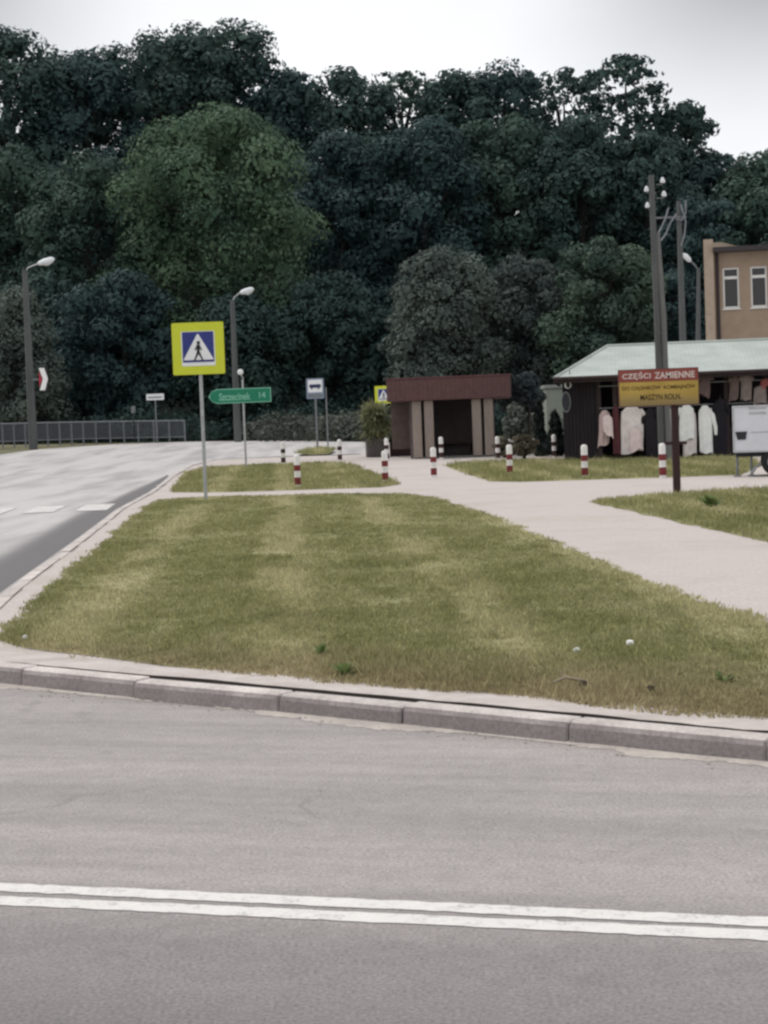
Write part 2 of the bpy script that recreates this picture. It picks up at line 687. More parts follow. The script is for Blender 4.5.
# the lighter road that bends away on the left, under the lawn's far edge
far_edge = P([(-120, 462), (-60, 458), (0, 454.5), (40, 449.5), (74, 447), (124, 444), (190, 441.8), (270, 440.8), (330, 441), (390, 443), (480, 441)], RZ)
side_pts = far_edge + [Vector((40, 112, 0)), Vector((42, 84, 0)), G(520, 448, RZ), G(372, 453, RZ), G(320, 470, RZ),
                       G(180, 520, RZ), G(60, 600, RZ), G(0, 655, RZ), Vector((-6, 11, 0)), Vector((-30, 18, 0)), Vector((-60, 60, 0))]
sheet('side_road', side_pts, RZ + 0.006, M_SIDE)
LEFTK = [(-75, 657), (-40, 627), (0, 592), (31, 570), (78, 537), (117, 508), (148, 492), (168, 477), (188, 465.5), (215, 459), (300, 456), (360, 454)]
LOW = P([(169, 476), (148, 493), (117, 509), (78, 538), (31, 571), (0, 593), (-40, 628)], RZ)
UPP = P([(167, 475), (129, 491), (109, 501), (74, 514), (35, 536), (0, 554), (-40, 575)], RZ)


def even(path, n):
    ds = [0.0]
    for a, b in zip(path, path[1:]):
        ds.append(ds[-1] + (b - a).length)
    out = []
    for k in range(n):
        t = ds[-1] * k / (n - 1)
        i = max(0, min(len(path) - 2, int(np.searchsorted(ds, t)) - 1))
        u = (t - ds[i]) / (ds[i + 1] - ds[i])
        out.append(path[i] + (path[i + 1] - path[i]) * u)
    return out


lo_, up_ = even(LOW, 60), even(UPP, 60)
gv, gq, ga = [], [], []
for a, b in zip(lo_, up_):
    for c in range(9):
        u = c / 8 * 1.45
        q = a + (b - a) * u
        gv.append((q.x, q.y, float(H(q.x, q.y)) + RZ + 0.0095))
        ga.append(float(1 - sstep(0.55, 1.35, np.array(u))))
for i in range(59):
    for c in range(8):
        k = i * 9 + c
        gq.append((k, k + 1, k + 10, k + 9))
M_GUT = side_road_mat(True)
gut = struct(raw_mesh('gutter_strip', gv, gq, M_GUT))
at_ = gut.data.attributes.new('damp', 'FLOAT', 'POINT')
at_.data.foreach_set('value', ga)

plateau = P(LEFTK) + [G(372, 448), G(540, 447), Vector((32, 90, 0)), Vector((46, 60, 0)), Vector((46, 0, 0))]
kb = [Vector(p) for p in kerb_w]
plat = plateau + [Vector((kb[-1].x + 4, kb[-1].y, 0))] + [p.copy() for p in reversed(kb)]


def inset(path, d):
    out = []
    for i, p in enumerate(path):
        a, b = path[max(i - 1, 0)], path[min(i + 1, len(path) - 1)]
        t = (b - a)
        t.z = 0
        t.normalize()
        out.append(p + Vector((-t.y, t.x, 0)) * d)
    return out


# the paving is cut 6 cm inside the kerb line so the kerb stones carry its edge
left_w = [Vector(p) for p in P(LEFTK)]
pin = [p for p in inset(left_w[::-1], 0.08)][::-1]
nin = inset(kb, 0.22)
plat = pin + [G(372, 448), G(540, 447), Vector((32, 90, 0)), Vector((46, 60, 0)), Vector((46, 0, 0)), Vector((nin[-1].x + 4, nin[-1].y, 0))] + nin[::-1]
sheet('pavement', plat, -0.012, M_PATH)


def resample(path, step):
    out = [path[0].copy()]
    acc = 0.0
    for a, b in zip(path, path[1:]):
        d = (b - a).length
        t = step - acc
        while t <= d:
            out.append(a + (b - a) * (t / d))
            t += step
        acc = (acc + d) % step
    return out


def kerb(name, path, wd, mat, step=1.0, depth=0.2, jit=0.009):
    """kerb stones laid end to end on the outer side of the pavement"""
    pts = resample(path, step)
    for i in range(1, len(pts) - 1):
        pts[i] = pts[i] + (pts[i + 1] - pts[i]).normalized() * random.uniform(-0.16, 0.16) * step
    m = MB()
    for a, b in zip(pts, pts[1:]):
        t = (b - a).normalized()
        n = Vector((-t.y, t.x, 0))
        ln = (b - a).length - 0.006
        if (a + b).length / 2 > 60:
            ln += 0.012
        j = n * random.uniform(-jit, jit) + Vector((0, 0, random.uniform(-jit, jit)))
        c = (a + b) / 2 + j
        # cross-section, front to back: battered face and rounded front arris
        sec = [(0.0, -depth), (0.012, -0.03), (0.022, -0.008), (0.038, 0.0), (wd, 0.002), (wd, -depth)]
        vs = []
        for s in (-ln / 2, -ln / 2 + 0.01, ln / 2 - 0.01, ln / 2):
            sh = 0.006 if abs(s) >= ln / 2 - 1e-6 else 0
            for (u, z) in sec:
                vs.append(c + t * s + n * (u + (sh if u < wd / 2 else -sh)) + Vector((0, 0, z - (sh if z > -0.05 else 0))))
        k = len(sec)
        fs = [(i * k + q, i * k + (q + 1) % k, (i + 1) * k + (q + 1) % k, (i + 1) * k + q) for i in range(3) for q in range(k)]
        fs += [tuple(range(k)), tuple(range(3 * k, 4 * k))[::-1]]
        m.add(vs, fs)
    return struct(m.build(name, mat))


def kerb_mat():
    m, nt, b = nodes_of('kerb_concrete')
    g = N(nt, 'ShaderNodeNewGeometry')
    p = g.outputs['Position']
    n1 = noise(nt, p, 3, 5, 0.65)
    n2 = noise(nt, p, 45, 4, 0.7)
    c = ramp(nt, n1, [(0.33, (0.40, 0.358, 0.345)), (0.62, (0.58, 0.53, 0.51))])
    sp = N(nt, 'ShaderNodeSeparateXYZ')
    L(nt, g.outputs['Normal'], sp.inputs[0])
    # the upright face is coloured darker than the top
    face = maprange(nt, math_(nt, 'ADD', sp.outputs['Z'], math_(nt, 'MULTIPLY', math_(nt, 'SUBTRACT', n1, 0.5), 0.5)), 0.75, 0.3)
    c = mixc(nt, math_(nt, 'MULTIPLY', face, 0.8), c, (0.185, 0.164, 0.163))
    c = mixc(nt, 1.0, c, ramp(nt, g.outputs['Random Per Island'], [(0.0, 0.86), (1.0, 1.06)]), 'MULTIPLY')
    c = mixc(nt, 1.0, c, ramp(nt, n2, [(0.3, 0.75), (0.7, 1.15)]), 'MULTIPLY')
    L(nt, c, b.inputs['Base Color'])
    b.inputs['Roughness'].default_value = 0.9
    b.inputs['Specular IOR Level'].default_value = 0.2
    bump(nt, b, n2, 0.5, 0.01)
    return m


M_KERB = kerb_mat()
kerb('kerb', kb, 0.135, M_KERB)
M_BACK = pm('kerb_backing', (0.50, 0.45, 0.43), (0.36, 0.32, 0.30), 2.5, 0.95, 0.4)
bkm = MB()
bp = resample(inset(kb, 0.185), 0.11)
gpm = MB()
wob = 0.0
for a, b in zip(bp, bp[1:]):
    t = (b - a).normalized()
    n = Vector((-t.y, t.x, 0))
    bkm_a, bkm_b = a + n * wob, None
    wob = max(-0.03, min(0.03, wob + random.gauss(0, 0.008)))
    bkm_b = b + n * wob
    z = 0.008
    vs = [bkm_a + Vector((0, 0, -0.14)), bkm_b + Vector((0, 0, -0.14)), bkm_a + Vector((0, 0, z - 0.006)), bkm_b + Vector((0, 0, z - 0.006)),
          bkm_a + n * 0.02 + Vector((0, 0, z)), bkm_b + n * 0.02 + Vector((0, 0, z)), a + n * 0.40 + Vector((0, 0, -0.009)), b + n * 0.40 + Vector((0, 0, -0.009))]
    bkm.add(vs, [(2, 3, 5, 4), (4, 5, 7, 6)])
    gpm.add([vs[0], vs[1], vs[3], vs[2]], [(0, 1, 3, 2)] if False else [(0, 1, 2, 3)])
struct(bkm.build('kerb_backing', M_BACK))
struct(gpm.build('kerb_crack', pm('crack_soil', (0.06, 0.05, 0.045), (0.03, 0.026, 0.024), 8, 0.95)))
kerb('side_road_kerb', [p for p in left_w[::-1]], 0.15, M_KERB)
# sand and grit that has gathered at the foot of the kerb
gv, gq = [], []
M_SAND = pm('gutter_sand', (0.46, 0.42, 0.385), (0.31, 0.28, 0.26), 8, 0.95, 0.4)
kp = resample(kb[:12], 0.03)
walk = 0.03
prevw = 0.03
for i, p in enumerate(kp[:-1]):
    t = (kp[i + 1] - p).normalized()
    n = Vector((-t.y, t.x, 0))
    u = i * 0.03
    walk = max(-0.04, min(0.13, walk + random.gauss(0, 0.016) + (0.02 - walk) * 0.03))
    wd = max(0.003, walk + random.gauss(0, 0.008))
    gv.append((p.x + n.x * 0.02, p.y + n.y * 0.02, RZ + 0.012))
    gv.append((p.x - n.x * wd, p.y - n.y * wd, RZ + 0.0015))
gq = [(2 * i, 2 * i + 1, 2 * i + 3, 2 * i + 2) for i in range(len(kp) - 2)]
struct(raw_mesh('gutter_dirt', gv, gq, M_SAND), 'structure')
# loose grit
gm = MB()
for _ in range(160):
    i = random.randrange(len(kp) - 1)
    t = (kp[i + 1] - kp[i]).normalized()
    n = Vector((-t.y, t.x, 0))
    q = kp[i] - n * abs(random.gauss(0.04, 0.07))
    r = random.uniform(0.003, 0.007)
    gm.box((q.x, q.y, RZ + r * 0.6), (r * 2, r * 1.5, r * 1.3), random.uniform(0, 3), 0)
struct(gm.build('grit', M_SAND), 'stuff')

# painted markings
def paint_mat(faded=False):
    m, nt, b = nodes_of('road_paint')
    g = N(nt, 'ShaderNodeNewGeometry')
    p = g.outputs['Position']
    n1 = noise(nt, p, 14, 5, 0.75)
    n2 = noise(nt, p, 80, 3, 0.7)
    f = math_(nt, 'ADD', math_(nt, 'MULTIPLY', n1, 0.6), math_(nt, 'MULTIPLY', n2, 0.4))
    c = ramp(nt, f, [(0.36, (0.36, 0.345, 0.34)), (0.47, (0.60, 0.575, 0.56)), (0.7, (0.68, 0.655, 0.64))])
    if faded:
        c = mixc(nt, maprange(nt, noise(nt, p, 5, 5, 0.75), 0.40, 0.62), c, (0.40, 0.385, 0.383))
    L(nt, c, b.inputs['Base Color'])
    b.inputs['Roughness'].default_value = 0.75
    bump(nt, b, n2, 0.3, 0.01)
    return m


M_PAINT, M_FADED = paint_mat(), paint_mat(True)


def stripe_strip(name, a, b, w0, step, z, mat=None):
    """painted strip from a to b with slightly uneven edges"""
    t = (b - a).normalized()
    n = Vector((-t.y, t.x, 0))
    k = int((b - a).length / step)
    v = []
    for i in range(k + 1):
        p = a + (b - a) * (i / k)
        for s in (-1, 1):
            q = p + n * s * (w0 / 2 + random.gauss(0, 0.0035))
            v.append((q.x, q.y, float(H(q.x, q.y)) + z))
    q = [(2 * i, 2 * i + 1, 2 * i + 3, 2 * i + 2) for i in range(k)]
    return struct(raw_mesh(name, v, q, mat or M_PAINT))


for (pa, pb) in (((0, 887.5), (768, 922.5)), ((0, 901), (768, 936))):
    a, b = G(*pa, RZ), G(*pb, RZ)
    t = (b - a).normalized()
    stripe_strip('centre_line', a - t * 30, b + t * 30, 0.105, 0.04, RZ + 0.0025)
# the zebra bars beside the crossing sign
zd = (G(117, 508, RZ) - G(31, 570, RZ)).normalized()
zn = Vector((-zd.y, zd.x, 0))
z0 = G(96, 508, RZ)
for k in range(6):
    c = z0 + zn * (k * 1.0)
    stripe_strip('zebra_bar', c - zd * 1.5, c + zd * 1.5, 0.6, 0.2, RZ + 0.016, M_FADED)

# ------------------------------------------------------------------ lawns
def jag(path, amp, step=0.25):
    """ragged outline, closed"""
    out = []
    n = len(path)
    for i in range(n):
        a, b = path[i], path[(i + 1) % n]
        ln = (b - a).length
        k = max(1, min(80, int(ln / (step * max(1, a.y / 15)))))
        t = (b - a) / max(ln, 1e-6)
        nn = Vector((-t.y, t.x, 0))
        for j in range(k):
            q = a + (b - a) * (j / k)
            out.append(q + nn * random.gauss(0, amp) * min(1, ln))
    return out


LAWN_A = [(-4, 638), (16, 621), (29, 609), (47, 588), (62, 574), (90, 555), (121, 526), (145, 507), (160, 500), (185, 497.5), (300, 494), (400, 493), (430, 496.5), (480, 512), (550, 540), (620, 570),
          (700, 602), (768, 622), (850, 652), (900, 690), (880, 724), (768, 718.5), (690, 716), (628, 710), (524, 697), (368, 685), (280, 676.5), (200, 668), (130, 660), (78, 653), (26, 647)]
LAWN_C = [(172, 492), (178, 482), (187, 472), (203, 467.5), (242, 464.5), (281, 463.5), (330, 462), (352, 464), (372, 472), (399, 484.5), (380, 487), (300, 489.5), (220, 492)]
LAWN_D = [(445, 465.5), (466, 462), (520, 460.5), (600, 459.5), (700, 457), (745, 457), (765, 464), (740, 474.5), (680, 476.5), (600, 479), (520, 481.5), (492, 481), (468, 474)]
LAWN_F = [(588, 501), (620, 497), (677, 493), (768, 487.5), (900, 482), (900, 570), (768, 541), (690, 524), (630, 510)]
LAWN_G = [(296, 453), (306, 449), (322, 447.5), (336, 449.5), (328, 453.5), (310, 454.5)]


def inside(poly, x, y):
    px = np.array([p.x for p in poly])
    py = np.array([p.y for p in poly])
    n = len(px)
    c = np.zeros(len(x), bool)
    j = n - 1
    for i in range(n):
        cond = ((py[i] > y) != (py[j] > y))
        with np.errstate(divide='ignore', invalid='ignore'):
            xi = (px[j] - px[i]) * (y - py[i]) / (py[j] - py[i] + 1e-12) + px[i]
        c ^= cond & (x < xi)
        j = i
    return c


def vnoise(x, y, s, seed):
    """smooth value noise, for tufts and bare spots"""
    r = np.random.default_rng(seed)
    tab = r.random((64, 64))
    u, v = x * s, y * s
    i, j = np.floor(u).astype(int), np.floor(v).astype(int)
    fu, fv = u - i, v - j
    fu, fv = fu * fu * (3 - 2 * fu), fv * fv * (3 - 2 * fv)
    a = tab[i % 64, j % 64] * (1 - fu) + tab[(i + 1) % 64, j % 64] * fu
    b = tab[i % 64, (j + 1) % 64] * (1 - fu) + tab[(i + 1) % 64, (j + 1) % 64] * fu
    return a * (1 - fv) + b * fv


def blades(name, poly, dens0, hgt, k=4, ref=10.0):
    xs = [p.x for p in poly]
    ys = [p.y for p in poly]
    area = (max(xs) - min(xs)) * (max(ys) - min(ys))
    n = int(area * dens0)
    x = rng.uniform(min(xs), max(xs), n)
    y = rng.uniform(min(ys), max(ys), n)
    keep = rng.random(n) < np.clip((ref / np.maximum(y, ref)) ** 1.5, 0, 1)
    x, y = x[keep], y[keep]
    m = inside(poly, x, y) & (x > -y * 0.24 - 0.6) & (x < y * 0.24 + 0.6)
    x, y = x[m], y[m]
    t = vnoise(x, y, 1.3, 5) * 0.6 + vnoise(x, y, 5.0, 6) * 0.4
    m = rng.random(len(x)) < np.clip(0.25 + t * 1.3, 0, 1)
    x, y, t = x[m], y[m], t[m]
    x = np.repeat(x, k)
    y = np.repeat(y, k)
    t = np.repeat(t, k)
    n = len(x)
    sc_ = np.sqrt(np.maximum(y, ref) / ref)
    x = x + rng.normal(0, 0.018, n) * sc_
    y = y + rng.normal(0, 0.018, n) * sc_
    hh = hgt * (0.30 + 1.25 * t) * rng.lognormal(0, 0.35, n)
    an = rng.uniform(0, 2 * math.pi, n)
    lean = rng.uniform(0.1, 0.9, n) * hh
    la = rng.uniform(0, 2 * math.pi, n)
    wd = 0.0042 * sc_ * rng.uniform(0.7, 1.6, n)
    z = H(x, y)
    v = np.zeros((n, 3, 3), np.float32)
    v[:, 0, 0] = x - np.cos(an) * wd
    v[:, 0, 1] = y - np.sin(an) * wd
    v[:, 1, 0] = x + np.cos(an) * wd
    v[:, 1, 1] = y + np.sin(an) * wd
    v[:, 0, 2] = v[:, 1, 2] = z
    v[:, 2, 0] = x + np.cos(la) * lean
    v[:, 2, 1] = y + np.sin(la) * lean
    v[:, 2, 2] = z + hh
    q = np.arange(n * 3).reshape(n, 3)
    return struct(raw_mesh(name, v.reshape(-1, 3), q, M_BLADE, n=3), 'stuff')


for nm, lw, dens, hg in (('lawn', LAWN_A, 1500, 0.021), ('far_lawn', LAWN_C, 900, 0.06), ('far_lawn', LAWN_D, 900, 0.08), ('path_lawn', LAWN_F, 900, 0.045), ('traffic_island', LAWN_G, 900, 0.10)):
    pw = P(lw)
    sheet(nm, jag(pw, 0.025), -0.0085, M_TURF)
    blades('grass', jag(inset(pw, 0.02), 0.032), dens, hg)
# longer tufts missed by the mower along the back of the near kerb
e0, e1 = inset(kb[1:11], 0.56), inset(kb[1:11], 1.0)
blades('grass', jag(e0 + e1[::-1], 0.06), 150, 0.040)

# ------------------------------------------------------------------ shared materials
M_GALV = pm('galvanised_steel', (0.40, 0.41, 0.42), (0.28, 0.29, 0.30), 5, 0.5, 0.1, 0.5)
M_GALVD = pm('dull_steel', (0.20, 0.21, 0.22), (0.13, 0.135, 0.14), 5, 0.6, 0.1, 0.3)
M_YEL = pm('fluorescent_yellow', (0.56, 0.60, 0.04), (0.50, 0.54, 0.035), 2, 0.5, 0.02)
M_BLUE = pm('sign_blue', (0.028, 0.04, 0.20), (0.022, 0.03, 0.16), 3, 0.45, 0.02)
M_WHITE = pm('sign_white', (0.74, 0.74, 0.76), (0.66, 0.66, 0.68), 3, 0.5, 0.02)
M_BLACK = pm('black_film', (0.012, 0.012, 0.014), (0.009, 0.009, 0.01), 3, 0.5, 0.02)
M_GREEN = pm('sign_green', (0.010, 0.185, 0.105), (0.008, 0.155, 0.088), 3, 0.45, 0.02)
M_PALEGRN = pm('sign_legend', (0.20, 0.45, 0.34), (0.17, 0.40, 0.30), 3, 0.45, 0.02)
M_RED = pm('red_paint', (0.17, 0.022, 0.024), (0.12, 0.016, 0.018), 12, 0.55, 0.05)
M_DKRED = pm('dark_red_paint', (0.045, 0.016, 0.018), (0.03, 0.012, 0.013), 12, 0.6, 0.05)
M_BWHITE = pm('bollard_white', (0.72, 0.70, 0.68), (0.50, 0.48, 0.46), 9, 0.6, 0.08)
M_CONC = pm('old_concrete', (0.15, 0.15, 0.15), (0.095, 0.096, 0.098), 3, 0.9, 0.3, streak=True)
M_CONCD = pm('dark_concrete', (0.10, 0.105, 0.105), (0.065, 0.068, 0.07), 3, 0.9, 0.3, streak=True)
M_LAMP = pm('lamp_housing', (0.72, 0.74, 0.76), (0.60, 0.62, 0.64), 4, 0.4, 0.02)


def rrect(w, h, r, n=4):
    out = []
    for cx, cz, a0 in ((w / 2 - r, h / 2 - r, 0), (-w / 2 + r, h / 2 - r, 90), (-w / 2 + r, -h / 2 + r, 180), (w / 2 - r, -h / 2 + r, 270)):
        for k in range(n + 1):
            a = R(a0 + 90 * k / n)
            out.append((cx + r * math.cos(a), cz + r * math.sin(a)))
    return out


def disc(r, n=20):
    return [(r * math.cos(2 * math.pi * k / n), r * math.sin(2 * math.pi * k / n)) for k in range(n)]


def limb(a, b, w0, w1):
    a, b = Vector(a), Vector(b)
    t = (b - a).normalized()
    n = Vector((-t.y, t.x))
    return [tuple(a + n * w0 / 2), tuple(a - n * w0 / 2), tuple(b - n * w1 / 2), tuple(b + n * w1 / 2)]


def pedestrian(parent, s, y, cz):
    """black walking figure of height s on the face of a crossing sign"""
    m = MB()
    q = 0.0
    for prof in ([(0.02 * s + x, 0.41 * s + z) for x, z in disc(0.085 * s, 14)],
                 limb((0.01 * s, 0.32 * s), (0.0, -0.04 * s), 0.17 * s, 0.13 * s),
                 limb((0.0, 0.0), (0.10 * s, -0.22 * s), 0.12 * s, 0.085 * s),
                 limb((0.09 * s, -0.19 * s), (0.21 * s, -0.46 * s), 0.085 * s, 0.06 * s),
                 limb((0.0, 0.0), (-0.08 * s, -0.22 * s), 0.12 * s, 0.085 * s),
                 limb((-0.075 * s, -0.19 * s), (-0.21 * s, -0.46 * s), 0.085 * s, 0.06 * s),
                 limb((0.03 * s, 0.29 * s), (0.17 * s, 0.05 * s), 0.075 * s, 0.05 * s),
                 limb((-0.02 * s, 0.29 * s), (-0.15 * s, 0.06 * s), 0.075 * s, 0.05 * s)):
        m.plate(prof, y - 0.004 - q, y, 0, cz)
        q += 0.0006
    return m.build('pedestrian_figure', M_BLACK, parent)


def crossing_sign(name, label, base, size, hb, poleh, group=None, rz=0.0, px_off=0.02):
    t = thing(name, label, 'sign', base, rz, group)
    cz = hb + size / 2
    m = MB()
    m.tube([(px_off, 0.06, -0.1), (px_off, 0.06, poleh)], 0.034, 12)
    m.build('pole', M_GALV, t)
    m = MB()
    m.plate(rrect(size, size, size * 0.03), 0, 0.02, 0, cz)
    pn = m.build('panel', M_YEL, t)
    m = MB()
    z2 = cz + 0.01 * size
    m.plate(rrect(size * 0.645, size * 0.665, size * 0.02), -0.005, -0.001, 0, z2 - 0.012 * size)
    m.build('white_border', M_WHITE, pn)
    m = MB()
    m.plate(rrect(size * 0.605, size * 0.585, size * 0.015), -0.009, -0.0055, 0, z2 + 0.018 * size)
    m.build('blue_square', M_BLUE, pn)
    m = MB()
    k = size * 0.60
    m.plate([(-k * 0.49, -k * 0.385), (k * 0.49, -k * 0.385), (0.02 * k, k * 0.44), (-0.02 * k, k * 0.44)], -0.013, -0.0095, 0, z2)
    m.build('white_triangle', M_WHITE, pn)
    pedestrian(pn, size * 0.40, -0.0135, z2 - 0.065 * size)
    for z in (cz - size * 0.25, cz + size * 0.25):
        m = MB()
        m.box((px_off, 0.045, z), (0.14, 0.045, 0.05))
        m.build('clamp', M_GALVD, t)
    return t


b = G(205.5, 500)
D = b.y
crossing_sign('crossing_sign', 'large fluorescent yellow pedestrian crossing sign on a grey pole at the lawn corner', AT(204.6, 500, D).xy.to_3d(), PX(51.8, D), PX(125.5, D), PX(170, D))
b2 = G(384, 446)
b2 = AT(385.5, 446, 92)
b2.z = float(H(b2.x, b2.y))
zb = AT(383, 403.5, 92).z - b2.z
crossing_sign('crossing_sign', 'small yellow crossing sign half hidden behind the left end of the shelter roof', b2, PX(17.5, 92), zb, zb + PX(18, 92))

# ---- green direction sign
b = G(246, 468)
D = b.y
t = thing('direction_sign', 'green arrow shaped direction sign pointing left on a thin grey pole', 'sign', b)
m = MB()
ph = PX(88, D)
m.tube([(0, 0.06, -0.1), (0, 0.06, ph)], 0.033, 12)
m.build('pole', M_GALV, t)
W, Hh = PX(62.5, D), PX(14.6, D)
x0, x1 = -PX(34.5, D), PX(28.0, D)
cz = PX(468 - 395.6, D)


def arrow(ins):
    q = Hh / 2 - ins
    return [(x1 - ins, -q), (x1 - ins, q), (x0 + Hh * 0.55, q), (x0 + Hh * 0.2, q * 0.65), (x0 + ins * 1.4, 0), (x0 + Hh * 0.2, -q * 0.65), (x0 + Hh * 0.55, -q)]


m = MB()
m.plate(arrow(0), -0.006, 0.02, 0, cz)
pn = m.build('sign_border', M_PALEGRN, t)
m = MB()
m.plate(arrow(0.03), -0.011, -0.0065, 0, cz)
pn2 = m.build('sign_panel', M_GREEN, t)
letters('Szczecinek', W * 0.50, Hh * 0.52, M_PALEGRN, pn2, x0 + W * 0.42, -0.0118, cz - 0.02)
letters('14', W * 0.10, Hh * 0.42, M_PALEGRN, pn2, x0 + W * 0.86, -0.0118, cz)
m = MB()
m.tube([(0.0, 0.06, ph - 0.01), (0.03, 0.05, ph + 0.06), (-0.03, 0.02, ph + 0.13), (-0.05, 0, ph + 0.19)], 0.022, 8)
m.build('bracket', M_GALV, t)
m = MB()
m.tube([(-0.05, -0.06, ph + 0.24), (-0.05, -0.04, ph + 0.24), (-0.05, 0.03, ph + 0.24), (-0.05, 0.05, ph + 0.24)], [0.05, 0.095, 0.085, 0.03], 14)
m.build('round_reflector', M_LAMP, t)

# ---- bus stop sign
b = G(317.5, 449)
D = b.y
t = thing('bus_stop_sign', 'blue and white bus stop sign on a pole standing on the small traffic island', 'sign', b)
s = PX(17.5, D)
top = PX(449 - 378.5, D)
m = MB()
m.tube([(0, 0.06, -0.1), (0, 0.06, top - 0.05)], 0.04, 12)
m.build('pole', M_GALVD, t)
m = MB()
m.plate(rrect(s, s * 1.16, 0.03), 0, 0.02, 0, top - s * 0.58)
pn = m.build('panel', pm('stop_blue', (0.20, 0.25, 0.33), (0.16, 0.20, 0.27), 3, 0.5, 0.02), t)
m = MB()
m.plate(rrect(s * 0.82, s * 0.72, 0.02), -0.006, -0.001, 0, top - s * 0.44)
m.build('white_field', M_WHITE, pn)
m = MB()
m.plate(rrect(s * 0.66, s * 0.20, 0.04), -0.010, -0.0065, 0, top - s * 0.44)
m.plate(disc(s * 0.05, 12), -0.0105, -0.0066, -s * 0.19, top - s * 0.57)
m.plate(disc(s * 0.05, 12), -0.0105, -0.0066, s * 0.19, top - s * 0.57)
m.build('bus_symbol', pm('symbol_navy', (0.02, 0.035, 0.09), None, 3, 0.5, 0.02), pn)
m = MB()
m.plate(rrect(s * 0.82, s * 0.16, 0.02), -0.006, -0.001, 0, top - s * 0.99)
m.build('route_strip', M_GALVD, pn)
b = G(328, 445)
D = b.y
m = MB()
m.tube([(0, 0, -0.1), (0, 0, PX(55, D)), (0, 0, PX(58, D))], [0.032, 0.03, 0.012], 10)
o = m.build('thin_post', M_GALVD, None, b)
tag(o, 'thin bare grey post close behind the bus stop sign', 'post')

# ---- small plate sign and marker posts on the far verge
b = G(157, 441)
D = b.y
t = thing('name_plate', 'small white name plate on a thin post behind the roadside railing', 'sign', b)
m = MB()
m.tube([(0, 0.04, -0.1), (0, 0.04, PX(45, D))], 0.035, 10)
m.build('post', M_GALVD, t)
m = MB()
m.plate(rrect(PX(17.5, D), PX(6.2, D), 0.03), 0, 0.02, 0, PX(44, D))
pn = m.build('plate', M_WHITE, t)
m = MB()
m.plate(rrect(PX(14, D), PX(1.4, D), 0.01), -0.005, -0.001, 0, PX(43.6, D))
m.build('legend_strip', M_GALVD, pn)
b = G(134.5, 441)
D = b.y
t = thing('marker_post', 'dim grey marker plate behind the railing, just left of the white name plate', 'post', b)
m = MB()
m.tube([(0, 0.03, -0.1), (0, 0.03, PX(33, D))], 0.028, 8)
m.build('post', pm('dark_stick', (0.04, 0.04, 0.045)), t)
m = MB()
m.plate(rrect(PX(4.2, D), PX(7, D), 0.03), 0, 0.02, 0, PX(31.5, D))
m.build('plate', M_GALVD, t)
b = G(264, 437)
D = b.y
t = thing('delineator_post', 'short white delineator post on the far verge right of the green sign', 'post', b)
m = MB()
m.plate([(-0.07, -0.1), (0.07, -0.1), (0.065, PX(14, D)), (-0.02, PX(17, D)), (-0.065, PX(15.5, D))], 0, 0.07)
pb = m.build('post', M_BWHITE, t)
m = MB()
m.plate(rrect(0.128, 0.16, 0.01), -0.006, -0.001, 0, PX(11.5, D))
m.build('dark_band', M_BLACK, t)

# ---- bollards
def make_bollard(label, base, h, band_mat):
    t = thing('bollard', label, 'bollard', base, 0, 'striped bollards along the pavement edges')
    r = 0.072
    m = MB()
    m.tube([(0, 0, -0.15), (0, 0, h - 0.05), (0, 0, h - 0.018), (0, 0, h)], [r, r, r * 0.85, r * 0.35], 18)
    m.build('post', M_BWHITE, t)
    for k, (z0_, z1_) in enumerate(((0.50, 0.68), (0.07, 0.30))):
        m = MB()
        m.tube([(0, 0, h * z0_), (0, 0, h * z1_)], r + 0.003, 18, True)
        m.build('colour_band', band_mat, t)
    return t


BOL = [(298, 487, 0, 'red and white bollard standing in the small lawn below the bus stop sign'),
       (385.5, 482, 0, 'red and white bollard at the right tip of the small lawn, nearest the planter'),
       (434, 477, 0, 'red and white bollard in the middle of the path before the shelter'),
       (510, 474.5, 0, 'red and white bollard on the left end of the grass before the shelter'),
       (585, 477.5, 0, 'red and white bollard on the grass before the pavilion, left of the pink garment'),
       (663, 477.5, 0, 'red and white bollard just left of the yellow parts sign post'),
       (283.5, 464, 1, 'dark and white bollard at the back edge of the small lawn, left of the island'),
       (340, 461, 1, 'dark and white bollard between the traffic island and the planter'),
       (387, 460, 1, 'dark and white bollard directly in front of the left planter box'),
       (441.5, 459, 1, 'dark and white bollard at the left side of the shelter doorway'),
       (498, 459.5, 1, 'dark and white bollard against the right columns of the shelter'),
       (554.5, 457.5, 1, 'dark and white bollard before the dark hedge left of the pavilion')]
protoB = {}
for (px, py, kind, label) in BOL:
    p = G(px, py)
    rzb = random.uniform(0, 3)
    if kind not in protoB:
        protoB[kind] = make_bollard(label, p, 0.72, M_RED if kind == 0 else M_DKRED)
    else:
        dup(protoB[kind], p, rzb, label)

